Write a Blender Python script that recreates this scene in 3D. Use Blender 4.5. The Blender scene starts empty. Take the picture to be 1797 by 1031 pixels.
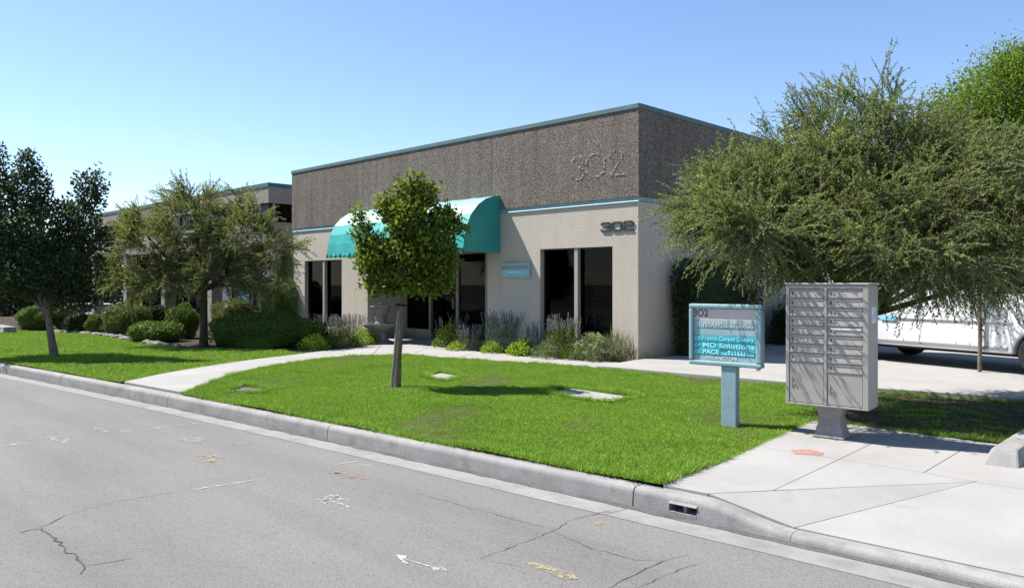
import bpy, bmesh, math, random
import numpy as np
from mathutils import Vector, Matrix

# ------------------------------------------------------------------ camera, sky, sun, exposure
scene = bpy.context.scene
FWD = np.array([-0.699, 0.715]); FWD /= np.linalg.norm(FWD)
RGT = np.array([FWD[1], -FWD[0]])
EYE = 1.72
FOC, CX, HY = 1355.0, 898.5, 496.0        # photograph's focal length, centre column and horizon row
cam_data = bpy.data.cameras.new('camera')
cam = bpy.data.objects.new('camera', cam_data)
scene.collection.objects.link(cam)
cam.location = (0, 0, EYE)
cam.rotation_euler = (math.radians(90), 0, math.atan2(-FWD[0], FWD[1]))
cam_data.sensor_width = 36.0
cam_data.lens = FOC / 1797 * 36.0
cam_data.shift_y = -19.5 / 1797
cam_data.clip_end = 3000
scene.camera = cam

SUN_EL = math.radians(53.5)
SUN_TRAVEL = Vector((0.915 * math.cos(SUN_EL), 0.403 * math.cos(SUN_EL), -math.sin(SUN_EL))).normalized()
world = bpy.data.worlds.new('World'); scene.world = world
world.use_nodes = True
wn = world.node_tree.nodes; wl = world.node_tree.links
sky = wn.new('ShaderNodeTexSky'); sky.sky_type = 'NISHITA'; sky.sun_disc = False
sky.sun_elevation = SUN_EL
sky.sun_rotation = math.atan2(-SUN_TRAVEL.x, -SUN_TRAVEL.y)
sky.air_density = 1.0; sky.dust_density = 0.05; sky.ozone_density = 1.8; sky.altitude = 100
bg = wn['Background']; bg.inputs['Strength'].default_value = 0.088
tint = wn.new('ShaderNodeMix'); tint.data_type = 'RGBA'; tint.blend_type = 'MULTIPLY'; tint.inputs[0].default_value = 1.0
tint.inputs[7].default_value = (0.93, 0.965, 1.07, 1)
wl.new(sky.outputs[0], tint.inputs[6]); wl.new(tint.outputs[2], bg.inputs['Color'])
sun_data = bpy.data.lights.new('sun', 'SUN'); sun_data.energy = 5.0; sun_data.angle = math.radians(0.5)
sun_data.color = (1.0, 0.955, 0.89)
sun = bpy.data.objects.new('sun', sun_data); scene.collection.objects.link(sun)
sun.rotation_euler = SUN_TRAVEL.to_track_quat('-Z', 'Y').to_euler()
vs = scene.view_settings
vs.view_transform = 'Standard'; vs.look = 'None'; vs.gamma = 1.0; vs.exposure = 1.10; vs.use_curve_mapping = False
scene.cycles.max_bounces = 8; scene.cycles.transparent_max_bounces = 12

# ------------------------------------------------------------------ helpers
COL = scene.collection
RS = np.random.RandomState
R = math.radians


def G(x, y, z=0.15):
    """point of the photograph that lies on the level plane z -> world point"""
    d = FOC * (EYE - z) / (y - HY)
    p = RGT * ((x - CX) / FOC * d) + FWD * d
    return (float(p[0]), float(p[1]), z)


def D(x, y, d):
    """photograph point at distance d in front of the camera -> world point"""
    p = RGT * ((x - CX) / FOC * d) + FWD * d
    return np.array([p[0], p[1], EYE + (HY - y) / FOC * d])


class MB:
    def __init__(self):
        self.v = []; self.f = []
    def add(self, vs_, fs_):
        n = len(self.v)
        self.v.extend([tuple(map(float, p)) for p in vs_])
        self.f.extend([tuple(i + n for i in f) for f in fs_])
        return self
    def box(self, x0, x1, y0, y1, z0, z1):
        return self.add([(x0, y0, z0), (x1, y0, z0), (x1, y1, z0), (x0, y1, z0), (x0, y0, z1), (x1, y0, z1), (x1, y1, z1), (x0, y1, z1)],
                        [(0, 3, 2, 1), (4, 5, 6, 7), (0, 1, 5, 4), (1, 2, 6, 5), (2, 3, 7, 6), (3, 0, 4, 7)])
    def prism(self, poly, z0, z1):
        n = len(poly)
        a = sum(poly[i][0] * poly[(i + 1) % n][1] - poly[(i + 1) % n][0] * poly[i][1] for i in range(n))
        if a < 0: poly = list(reversed(poly))
        zz0 = z0 if hasattr(z0, '__len__') else [z0] * n
        zz1 = z1 if hasattr(z1, '__len__') else [z1] * n
        if a < 0:
            zz0 = list(reversed(zz0)); zz1 = list(reversed(zz1))
        vs_ = [(p[0], p[1], zz0[i]) for i, p in enumerate(poly)] + [(p[0], p[1], zz1[i]) for i, p in enumerate(poly)]
        fs_ = [tuple(range(n - 1, -1, -1)), tuple(range(n, 2 * n))] + [(i, (i + 1) % n, n + (i + 1) % n, n + i) for i in range(n)]
        return self.add(vs_, fs_)
    def sheet(self, poly, z):
        n = len(poly)
        a = sum(poly[i][0] * poly[(i + 1) % n][1] - poly[(i + 1) % n][0] * poly[i][1] for i in range(n))
        if a < 0: poly = list(reversed(poly))
        return self.add([(p[0], p[1], z) for p in poly], [tuple(range(n))])
    def tube(self, path, radii, n=8, cap=True):
        path = [Vector(p) for p in path]
        m = len(path)
        if not hasattr(radii, '__len__'): radii = [radii] * m
        vs_ = []; fs_ = []
        up = None
        for i, p in enumerate(path):
            t = (path[min(i + 1, m - 1)] - path[max(i - 1, 0)]).normalized()
            if up is None:
                up = Vector((1, 0, 0)) if abs(t.x) < 0.8 else Vector((0, 1, 0))
            s = t.cross(up).normalized(); up = s.cross(t).normalized()
            for k in range(n):
                a = 2 * math.pi * k / n
                vs_.append(p + (s * math.cos(a) + up * math.sin(a)) * radii[i])
        for i in range(m - 1):
            for k in range(n):
                k2 = (k + 1) % n
                fs_.append((i * n + k, i * n + k2, (i + 1) * n + k2, (i + 1) * n + k))
        if cap:
            fs_.append(tuple(range(n - 1, -1, -1))); fs_.append(tuple(range((m - 1) * n, m * n)))
        return self.add(vs_, fs_)
    def lathe(self, prof, n=28, c=(0, 0, 0)):
        vs_ = []; fs_ = []
        for r, z in prof:
            for k in range(n):
                a = 2 * math.pi * k / n
                vs_.append((c[0] + r * math.cos(a), c[1] + r * math.sin(a), c[2] + z))
        for i in range(len(prof) - 1):
            for k in range(n):
                k2 = (k + 1) % n
                fs_.append((i * n + k, i * n + k2, (i + 1) * n + k2, (i + 1) * n + k))
        fs_.append(tuple(range((len(prof) - 1) * n, len(prof) * n)))
        return self.add(vs_, fs_)
    def sweep(self, path, prof):
        """prof: list of (offset to the left of the path in plan, z); open profile, capped as a closed section"""
        m = len(path); k = len(prof); vs_ = []; fs_ = []
        for i, p in enumerate(path):
            a = np.array(path[max(i - 1, 0)][:2]); b = np.array(path[min(i + 1, m - 1)][:2])
            t = (b - a) / np.linalg.norm(b - a); nrm = np.array([-t[1], t[0]])
            for o, z in prof:
                q = np.array(p[:2]) + nrm * o; vs_.append((q[0], q[1], z))
        for i in range(m - 1):
            for j in range(k):
                j2 = (j + 1) % k
                fs_.append((i * k + j, (i + 1) * k + j, (i + 1) * k + j2, i * k + j2))
        fs_.append(tuple(range(k))); fs_.append(tuple(range((m - 1) * k + k - 1, (m - 1) * k - 1, -1)))
        return self.add(vs_, fs_)
    def mesh(self, name):
        me = bpy.data.meshes.new(name)
        me.from_pydata(self.v, [], self.f); me.update()
        return me


def arr_mesh(name, verts, k, tone=None):
    """verts: (n*k, 3) array, every k vertices are one face"""
    verts = np.asarray(verts, dtype=np.float32).reshape(-1, 3)
    nv = len(verts); nf = nv // k
    me = bpy.data.meshes.new(name)
    me.vertices.add(nv); me.loops.add(nv); me.polygons.add(nf)
    me.vertices.foreach_set('co', verts.ravel())
    me.loops.foreach_set('vertex_index', np.arange(nv, dtype=np.int32))
    me.polygons.foreach_set('loop_start', np.arange(0, nv, k, dtype=np.int32))
    me.polygons.foreach_set('loop_total', np.full(nf, k, dtype=np.int32))
    me.update(calc_edges=True)
    if k == 4:
        at_ = me.attributes.new('tone', 'FLOAT', 'FACE')
        at_.data.foreach_set('value', np.asarray(RS(nf % 9973).rand(nf) if tone is None else tone, dtype=np.float32))
    return me


def obj(name, geo, material, parent=None, world=True, bevel=0, smooth=False, kind=None, seg=2):
    me = geo.mesh(name) if isinstance(geo, MB) else geo
    if isinstance(geo, MB):
        bm = bmesh.new(); bm.from_mesh(me)
        bmesh.ops.recalc_face_normals(bm, faces=bm.faces)
        bm.to_mesh(me); bm.free()
    if parent is not None and world:
        off = Vector((0, 0, 0)); q = parent
        while q is not None:
            off += q.location; q = q.parent
        me.transform(Matrix.Translation(-off))
    o = bpy.data.objects.new(name, me); COL.objects.link(o)
    if material is not None:
        me.materials.clear()
        me.materials.append(material)
    if parent is not None: o.parent = parent
    if smooth:
        me.polygons.foreach_set('use_smooth', [True] * len(me.polygons))
    if bevel:
        b = o.modifiers.new('bevel', 'BEVEL'); b.width = bevel; b.segments = seg; b.limit_method = 'ANGLE'; b.angle_limit = R(35)
    if kind: o['kind'] = kind
    return o


def thing(name, label, cat, loc=(0, 0, 0), group=None, rz=0):
    o = bpy.data.objects.new(name, None); COL.objects.link(o)
    o.location = loc; o.rotation_euler = (0, 0, rz); o.empty_display_size = 0.2
    o['label'] = label; o['category'] = cat
    if group: o['group'] = group
    return o


def struct(name, geo, material, **kw):
    o = obj(name, geo, material, **kw); o['kind'] = 'structure'
    return o


def struct_root(name, loc=(0, 0, 0)):
    o = bpy.data.objects.new(name, None); COL.objects.link(o); o.location = loc; o['kind'] = 'structure'
    return o


def text_mesh(body, size, depth=0.004, shear=0.0, spacing=1.0, bold=0.0):
    """flat lettering in the XY plane, origin at lower left"""
    cu = bpy.data.curves.new('lettering', 'FONT'); cu.body = body; cu.size = size; cu.extrude = depth
    cu.shear = shear; cu.space_character = spacing; cu.resolution_u = 3; cu.offset = bold
    t = bpy.data.objects.new('lettering', cu); COL.objects.link(t)
    dg = bpy.context.evaluated_depsgraph_get()
    me = bpy.data.meshes.new_from_object(t.evaluated_get(dg))
    bpy.data.objects.remove(t); bpy.data.curves.remove(cu)
    return me


def fit_text(me, w, h):
    co = np.array([v.co[:] for v in me.vertices]); mn = co.min(0); mx = co.max(0)
    sx = w / (mx[0] - mn[0]); sy = h / (mx[1] - mn[1])
    me.transform(Matrix.Diagonal((sx, sy, 1, 1)) @ Matrix.Translation((-mn[0], -mn[1], 0)))
    return me


# ------------------------------------------------------------------ materials
def nt(name):
    m = bpy.data.materials.new(name); m.use_nodes = True
    n = m.node_tree.nodes; l = m.node_tree.links
    return m, n, l, n['Principled BSDF']


def noise(n, l, co, scale, detail=4, rough=0.55):
    t = n.new('ShaderNodeTexNoise'); t.inputs['Scale'].default_value = scale
    t.inputs['Detail'].default_value = detail; t.inputs['Roughness'].default_value = rough
    l.new(co, t.inputs['Vector']); return t.outputs['Fac']


def ramp(n, l, fac, stops):
    r = n.new('ShaderNodeValToRGB'); e = r.color_ramp.elements
    e[0].position = stops[0][0]; e[0].color = (*stops[0][1], 1)
    e[1].position = stops[-1][0]; e[1].color = (*stops[-1][1], 1)
    for p, c in stops[1:-1]:
        q = e.new(p); q.color = (*c, 1)
    l.new(fac, r.inputs['Fac']); return r.outputs['Color']


def mixc(n, l, a, b, fac, mode='MIX'):
    m = n.new('ShaderNodeMix'); m.data_type = 'RGBA'; m.blend_type = mode
    for s, v in ((m.inputs[6], a), (m.inputs[7], b)):
        if hasattr(v, 'is_linked') or hasattr(v, 'links'): l.new(v, s)
        else: s.default_value = (*v, 1)
    if isinstance(fac, (int, float)): m.inputs[0].default_value = fac
    else: l.new(fac, m.inputs[0])
    return m.outputs[2]


def bump(n, l, height, b, strength, dist):
    bp = n.new('ShaderNodeBump'); bp.inputs['Strength'].default_value = strength; bp.inputs['Distance'].default_value = dist
    l.new(height, bp.inputs['Height']); l.new(bp.outputs['Normal'], b.inputs['Normal']); return bp


def coords(n, l, kind='Object'):
    return n.new('ShaderNodeTexCoord').outputs[kind]


def surf(name, c1, c2, scale=3.0, rough=0.85, grain=60.0, gstr=0.25, bstr=0.3, bdist=0.01, spec=0.3, stains=None, metal=0.0, gvar=0.12):
    """general weathered surface: two-tone large variation, fine grain, relief"""
    m, n, l, b = nt(name)
    co = coords(n, l)
    big = noise(n, l, co, scale, 5, 0.6)
    c = ramp(n, l, big, [(0.32, c1), (0.68, c2)])
    fine = noise(n, l, co, grain, 3, 0.7)
    lo = tuple(max(0, 1 - gvar * 2.2) for _ in range(3)); hi = tuple(1 + gvar for _ in range(3))
    c = mixc(n, l, c, ramp(n, l, fine, [(0.3, lo), (0.7, tuple(min(1.0, h) for h in hi))]), 1.0, 'MULTIPLY')
    if stains:
        sc, col, lo_, hi_ = stains
        s = noise(n, l, co, sc, 6, 0.65)
        f = ramp(n, l, s, [(lo_, (0, 0, 0)), (hi_, (1, 1, 1))])
        c = mixc(n, l, c, col, f)
    l.new(c, b.inputs['Base Color'])
    b.inputs['Roughness'].default_value = rough; b.inputs['Specular IOR Level'].default_value = spec
    b.inputs['Metallic'].default_value = metal
    if bstr: bump(n, l, fine, b, bstr, bdist)
    return m


def leafmat(name, c1, c2, trans=0.35, rough=0.5, spec=0.35):
    m, n, l, b = nt(name)
    g = n.new('ShaderNodeNewGeometry')
    at_ = n.new('ShaderNodeAttribute'); at_.attribute_name = 'tone'
    ma = n.new('ShaderNodeMath'); ma.operation = 'MULTIPLY'; ma.inputs[1].default_value = 0.3; l.new(g.outputs['Random Per Island'], ma.inputs[0])
    mm = n.new('ShaderNodeMath'); mm.operation = 'MULTIPLY_ADD'; mm.inputs[1].default_value = 0.7; l.new(at_.outputs['Fac'], mm.inputs[0]); l.new(ma.outputs[0], mm.inputs[2])
    c = ramp(n, l, mm.outputs[0], [(0.05, c1), (0.95, c2)])
    l.new(c, b.inputs['Base Color'])
    b.inputs['Roughness'].default_value = max(0.6, rough); b.inputs['Specular IOR Level'].default_value = spec * 0.45
    t = n.new('ShaderNodeBsdfTranslucent')
    warm = mixc(n, l, c, (1.0, 1.0, 0.45), 1.0, 'MULTIPLY'); l.new(warm, t.inputs['Color'])
    mx = n.new('ShaderNodeMixShader'); mx.inputs[0].default_value = min(0.5, trans * 1.25)
    l.new(b.outputs[0], mx.inputs[1]); l.new(t.outputs[0], mx.inputs[2])
    l.new(mx.outputs[0], n['Material Output'].inputs['Surface'])
    return m


def asphalt_mat():
    m, n, l, b = nt('worn_asphalt')
    co = coords(n, l)
    mp = n.new('ShaderNodeMapping'); mp.inputs['Scale'].default_value = (0.25, 1.0, 1.0); l.new(co, mp.inputs['Vector'])
    big = noise(n, l, mp.outputs[0], 0.9, 6, 0.62)
    c = ramp(n, l, big, [(0.28, (0.153, 0.147, 0.138)), (0.5, (0.186, 0.179, 0.168)), (0.75, (0.212, 0.204, 0.191))])
    v = n.new('ShaderNodeTexVoronoi'); v.inputs['Scale'].default_value = 95; l.new(co, v.inputs['Vector'])
    sp = ramp(n, l, v.outputs['Color'], [(0.1, (0.62, 0.62, 0.63)), (0.5, (0.98, 0.98, 0.98)), (0.9, (1.0, 1.0, 0.98))])
    c = mixc(n, l, c, sp, 0.75, 'MULTIPLY')
    fine = noise(n, l, co, 220, 2, 0.7)
    c = mixc(n, l, c, ramp(n, l, fine, [(0.3, (0.72, 0.72, 0.72)), (0.7, (1, 1, 1))]), 0.7, 'MULTIPLY')
    st = noise(n, l, co, 1.7, 7, 0.7)
    c = mixc(n, l, c, (0.10, 0.10, 0.101), ramp(n, l, st, [(0.62, (0, 0, 0)), (0.86, (0.8, 0.8, 0.8))]))
    mp2 = n.new('ShaderNodeMapping'); mp2.inputs['Scale'].default_value = (0.06, 0.9, 1.0); mp2.inputs['Rotation'].default_value = (0, 0, R(-5)); l.new(co, mp2.inputs['Vector'])
    tr_ = noise(n, l, mp2.outputs[0], 1.6, 3, 0.5)
    c = mixc(n, l, c, ramp(n, l, tr_, [(0.36, (0.80, 0.80, 0.80)), (0.5, (1, 1, 1)), (0.68, (1, 1, 1)), (0.8, (0.92, 0.92, 0.92))]), 0.4, 'MULTIPLY')
    l.new(c, b.inputs['Base Color']); b.inputs['Roughness'].default_value = 0.9; b.inputs['Specular IOR Level'].default_value = 0.25
    bump(n, l, v.outputs['Distance'], b, 0.5, 0.006)
    return m


def aggregate_mat():
    m, n, l, b = nt('exposed_aggregate')
    co = coords(n, l)
    v = n.new('ShaderNodeTexVoronoi'); v.inputs['Scale'].default_value = 42; v.inputs['Randomness'].default_value = 1; l.new(co, v.inputs['Vector'])
    g = n.new('ShaderNodeRGBToBW'); l.new(v.outputs['Color'], g.inputs[0])
    c = ramp(n, l, g.outputs[0], [(0.15, (0.092, 0.078, 0.064)), (0.45, (0.165, 0.140, 0.114)), (0.72, (0.205, 0.175, 0.145)), (0.92, (0.29, 0.255, 0.215))])
    big = noise(n, l, co, 0.8, 5, 0.6)
    c = mixc(n, l, c, ramp(n, l, big, [(0.3, (0.84, 0.84, 0.84)), (0.7, (1, 1, 1))]), 1.0, 'MULTIPLY')
    mp = n.new('ShaderNodeMapping'); mp.inputs['Scale'].default_value = (3.0, 3.0, 0.12); l.new(co, mp.inputs['Vector'])
    st = noise(n, l, mp.outputs[0], 1.5, 4, 0.6)
    c = mixc(n, l, c, ramp(n, l, st, [(0.33, (0.80, 0.79, 0.78)), (0.58, (1, 1, 1))]), 1.0, 'MULTIPLY')
    l.new(c, b.inputs['Base Color']); b.inputs['Roughness'].default_value = 0.9; b.inputs['Specular IOR Level'].default_value = 0.2
    iv = n.new('ShaderNodeMath'); iv.operation = 'SUBTRACT'; iv.inputs[0].default_value = 1.0; l.new(v.outputs['Distance'], iv.inputs[1])
    bump(n, l, iv.outputs[0], b, 0.8, 0.012)
    return m


def stucco_mat(name='rough_stucco', c1=(0.43, 0.382, 0.318), c2=(0.485, 0.432, 0.362)):
    m, n, l, b = nt(name)
    co = coords(n, l)
    big = noise(n, l, co, 0.7, 5, 0.6)
    c = ramp(n, l, big, [(0.3, c1), (0.7, c2)])
    mp = n.new('ShaderNodeMapping'); mp.inputs['Scale'].default_value = (2.2, 2.2, 0.18); l.new(co, mp.inputs['Vector'])
    st = noise(n, l, mp.outputs[0], 1.8, 5, 0.65)
    c = mixc(n, l, c, ramp(n, l, st, [(0.3, (0.93, 0.925, 0.91)), (0.55, (1, 1, 1))]), 1.0, 'MULTIPLY')
    # splash stains just above the soil
    sp = n.new('ShaderNodeSeparateXYZ'); l.new(co, sp.inputs[0])
    wob = noise(n, l, co, 3.5, 4, 0.6)
    ad = n.new('ShaderNodeMath'); ad.operation = 'MULTIPLY_ADD'; ad.inputs[1].default_value = 0.5; l.new(wob, ad.inputs[0]); l.new(sp.outputs['Z'], ad.inputs[2])
    c = mixc(n, l, c, mixc(n, l, c, (0.80, 0.78, 0.62), 1.0, 'MULTIPLY'), ramp(n, l, ad.outputs[0], [(0.38, (1, 1, 1)), (0.62, (0, 0, 0))]))
    l.new(c, b.inputs['Base Color']); b.inputs['Roughness'].default_value = 0.92; b.inputs['Specular IOR Level'].default_value = 0.15
    v = noise(n, l, co, 30, 5, 0.72)
    bump(n, l, v, b, 0.85, 0.013)
    return m


def glass_mat(name='tinted_glass', tint=(0.36, 0.375, 0.37), ior=1.20):
    m = bpy.data.materials.new(name); m.use_nodes = True
    n = m.node_tree.nodes; l = m.node_tree.links; n.clear()
    out = n.new('ShaderNodeOutputMaterial'); mx = n.new('ShaderNodeMixShader')
    fr = n.new('ShaderNodeFresnel'); fr.inputs['IOR'].default_value = ior
    tr = n.new('ShaderNodeBsdfTransparent'); tr.inputs['Color'].default_value = (*tint, 1)
    gl = n.new('ShaderNodeBsdfGlossy'); gl.inputs['Roughness'].default_value = 0.015
    l.new(fr.outputs[0], mx.inputs[0]); l.new(tr.outputs[0], mx.inputs[1]); l.new(gl.outputs[0], mx.inputs[2]); l.new(mx.outputs[0], out.inputs['Surface'])
    return m


def plain(name, col, rough=0.5, spec=0.4, metal=0.0, var=0.06, scale=8.0, coat=0.0):
    m, n, l, b = nt(name)
    co = coords(n, l)
    c = ramp(n, l, noise(n, l, co, scale, 4, 0.6), [(0.3, tuple(x * (1 - var) for x in col)), (0.7, tuple(min(1, x * (1 + var)) for x in col))])
    l.new(c, b.inputs['Base Color'])
    b.inputs['Roughness'].default_value = rough; b.inputs['Specular IOR Level'].default_value = spec
    b.inputs['Metallic'].default_value = metal; b.inputs['Coat Weight'].default_value = coat
    return m


M = {}
M['asphalt'] = asphalt_mat()
M['concrete'] = surf('walk_concrete', (0.285, 0.276, 0.26), (0.34, 0.33, 0.312), 1.3, 0.9, 90, 0.2, 0.25, 0.004, 0.2, stains=(2.6, (0.202, 0.193, 0.179), 0.60, 0.88), gvar=0.08)
M['kerb'] = surf('kerb_concrete', (0.251, 0.245, 0.233), (0.327, 0.317, 0.303), 2.2, 0.92, 70, 0.2, 0.35, 0.006, 0.2, stains=(5.0, (0.158, 0.151, 0.140), 0.47, 0.80), gvar=0.12)
M['gutter'] = surf('gutter_concrete', (0.245, 0.242, 0.235), (0.303, 0.297, 0.287), 1.6, 0.9, 80, 0.2, 0.3, 0.004, 0.2, stains=(3.6, (0.155, 0.151, 0.143), 0.46, 0.78), gvar=0.12)
M['soil'] = surf('garden_soil', (0.060, 0.045, 0.032), (0.11, 0.085, 0.06), 5, 0.95, 60, 0.3, 0.8, 0.03, 0.1, gvar=0.25)
M['turf_soil'] = surf('turf_base', (0.055, 0.08, 0.022), (0.11, 0.115, 0.04), 4, 0.95, 90, 0.3, 0.6, 0.02, 0.1, gvar=0.25)
M['ground'] = surf('dry_ground', (0.112, 0.105, 0.091), (0.168, 0.158, 0.140), 0.3, 0.95, 20, 0.2, 0.3, 0.02, 0.1)
M['crack'] = plain('crack_fill', (0.07, 0.068, 0.064), 0.95, 0.1)
M['silt'] = surf('gutter_silt', (0.10, 0.097, 0.09), (0.17, 0.165, 0.155), 3, 0.95, 60, 0.2, 0.3, 0.004, 0.1, gvar=0.25)
M['tar'] = plain('joint_dirt', (0.10, 0.095, 0.088), 0.95, 0.1)
M['stucco'] = stucco_mat()
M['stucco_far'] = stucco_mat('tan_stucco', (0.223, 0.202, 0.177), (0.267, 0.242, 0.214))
M['aggregate'] = aggregate_mat()
M['bluetrim'] = plain('faded_blue_trim', (0.208, 0.344, 0.376), 0.55, 0.35, var=0.12, scale=5)
M['coping'] = plain('teal_grey_coping', (0.10, 0.155, 0.16), 0.7, 0.2, var=0.12, scale=3)
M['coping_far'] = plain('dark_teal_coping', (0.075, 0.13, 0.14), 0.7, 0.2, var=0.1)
M['roof'] = plain('roof_membrane', (0.210, 0.203, 0.189), 0.9, 0.1)
M['glass'] = glass_mat()
M['carglass'] = glass_mat('car_glass', (0.10, 0.13, 0.14), 1.5)
M['frame'] = plain('tan_window_frame', (0.315, 0.287, 0.252), 0.5, 0.4)
M['darkframe'] = plain('dark_window_frame', (0.035, 0.032, 0.03), 0.5, 0.4)
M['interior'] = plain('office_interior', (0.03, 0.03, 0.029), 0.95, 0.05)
M['blind'] = plain('window_blind', (0.55, 0.53, 0.48), 0.7, 0.2)
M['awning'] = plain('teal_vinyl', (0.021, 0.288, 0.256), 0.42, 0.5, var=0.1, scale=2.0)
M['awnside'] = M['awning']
M['awning_sunlit'] = plain('sunlit_teal_vinyl', (0.185, 0.35, 0.375), 0.45, 0.5, var=0.06, scale=2.0)  # paler teal: glare of the high sun put into the upper vinyl's colour
M['white_vinyl'] = plain('white_lettering', (0.600, 0.608, 0.608), 0.5, 0.3)
M['blackpaint'] = plain('weathered_black_numerals', (0.03, 0.034, 0.034), 0.5, 0.4, var=0.3)
M['adhesive'] = plain('old_adhesive', (0.322, 0.294, 0.262), 0.9, 0.1)
M['fountain'] = surf('cast_stone', (0.168, 0.161, 0.147), (0.266, 0.256, 0.238), 5, 0.9, 60, 0.2, 0.4, 0.006, 0.2, stains=(6, (0.084, 0.084, 0.070), 0.55, 0.8))
M['signpaint'] = surf('chalky_blue_paint', (0.216, 0.336, 0.360), (0.272, 0.400, 0.424), 6, 0.6, 40, 0.1, 0.2, 0.003, 0.35, gvar=0.06)
M['postpaint'] = surf('peeling_blue_paint', (0.216, 0.320, 0.368), (0.280, 0.392, 0.440), 6, 0.65, 40, 0.1, 0.25, 0.003, 0.3, stains=(11, (0.12, 0.115, 0.11), 0.60, 0.63), gvar=0.06)
M['panel_pink'] = plain('faded_pink_panel', (0.60, 0.52, 0.49), 0.55, 0.3)
M['panel_grey'] = plain('faded_grey_blue_panel', (0.29, 0.41, 0.43), 0.5, 0.3)
M['panel_cyan'] = plain('bright_cyan_panel', (0.05, 0.42, 0.48), 0.45, 0.35)
M['cyantext'] = plain('pale_cyan_lettering', (0.34, 0.76, 0.78), 0.5, 0.3)
M['paletext'] = plain('pale_grey_lettering', (0.66, 0.74, 0.74), 0.5, 0.3)
M['mailbox'] = surf('taupe_powder_coat', (0.325, 0.298, 0.262), (0.36, 0.332, 0.295), 5, 0.55, 50, 0.1, 0.1, 0.001, 0.4, stains=(7, (0.266, 0.245, 0.220), 0.62, 0.9), gvar=0.04)
M['mailgap'] = plain('dark_gap', (0.10, 0.095, 0.09), 0.8, 0.2)
M['pedestal'] = surf('grey_pedestal', (0.238, 0.224, 0.210), (0.294, 0.280, 0.259), 8, 0.7, 60, 0.1, 0.2, 0.003, 0.3, stains=(10, (0.175, 0.164, 0.150), 0.55, 0.8))
M['chrome'] = plain('dull_metal', (0.45, 0.44, 0.42), 0.35, 0.5, metal=0.8)
M['bark'] = surf('grey_brown_bark', (0.16, 0.125, 0.095), (0.27, 0.225, 0.18), 9, 0.95, 45, 0.2, 0.8, 0.012, 0.1, gvar=0.22)
M['barkdark'] = surf('dark_bark', (0.075, 0.06, 0.045), (0.13, 0.105, 0.08), 9, 0.95, 45, 0.2, 0.8, 0.012, 0.1, gvar=0.22)
M['stake'] = surf('weathered_stake', (0.22, 0.19, 0.15), (0.34, 0.30, 0.25), 6, 0.9, 40, 0.2, 0.5, 0.005, 0.1)
M['rubber'] = plain('black_rubber', (0.02, 0.02, 0.02), 0.85, 0.25)
M['vanpaint'] = plain('white_vehicle_paint', (0.56, 0.565, 0.57), 0.3, 0.5, var=0.02, coat=0.4)
M['silverpaint'] = plain('silver_rose_paint', (0.50, 0.44, 0.43), 0.3, 0.5, var=0.02, coat=0.5)
M['trimgrey'] = plain('grey_plastic_trim', (0.22, 0.22, 0.225), 0.6, 0.3)
M['seam'] = plain('body_seam', (0.05, 0.05, 0.052), 0.8, 0.2)
M['stripeblue'] = plain('pale_blue_decal', (0.22, 0.50, 0.62), 0.4, 0.4)
M['lampred'] = plain('red_lens', (0.35, 0.02, 0.02), 0.2, 0.5)
M['lampclear'] = plain('clear_lens', (0.6, 0.62, 0.64), 0.15, 0.6)
def paintmat(name, col, cover=0.5):
    m, n, l, b = nt(name)
    co = coords(n, l)
    b.inputs['Roughness'].default_value = 0.9; b.inputs['Specular IOR Level'].default_value = 0.2
    f1 = noise(n, l, co, 14, 5, 0.7); f2 = noise(n, l, co, 70, 3, 0.7)
    l.new(ramp(n, l, f2, [(0.3, tuple(c * 0.82 for c in col)), (0.7, col)]), b.inputs['Base Color'])
    ad = n.new('ShaderNodeMath'); ad.operation = 'MULTIPLY_ADD'; ad.inputs[1].default_value = 0.6; l.new(f2, ad.inputs[0]); l.new(f1, ad.inputs[2])
    al = ramp(n, l, ad.outputs[0], [(0.80 - cover * 0.22, (0, 0, 0)), (1.0 - cover * 0.22, (1, 1, 1))])
    mx = n.new('ShaderNodeMixShader'); tr = n.new('ShaderNodeBsdfTransparent')
    l.new(al, mx.inputs[0]); l.new(tr.outputs[0], mx.inputs[1]); l.new(b.outputs[0], mx.inputs[2]); l.new(mx.outputs[0], n['Material Output'].inputs['Surface'])
    return m


M['paintwhite'] = paintmat('worn_white_road_paint', (0.44, 0.44, 0.435), 0.62)
M['paintscribble'] = paintmat('faint_white_road_paint', (0.40, 0.40, 0.395), 0.35)
M['paintyellow'] = paintmat('worn_yellow_road_paint', (0.31, 0.275, 0.175), 0.45)
M['paintorange'] = paintmat('worn_orange_road_paint', (0.36, 0.215, 0.15), 0.30)
M['paintpink'] = paintmat('salmon_pavement_paint', (0.40, 0.205, 0.17), 0.75)
M['oil'] = plain('oil_stain', (0.15, 0.15, 0.152), 0.7, 0.3, var=0.3, scale=12)
M['stone'] = surf('pale_river_stone', (0.187, 0.177, 0.162), (0.260, 0.250, 0.234), 6, 0.85, 50, 0.2, 0.4, 0.01, 0.2)
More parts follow.
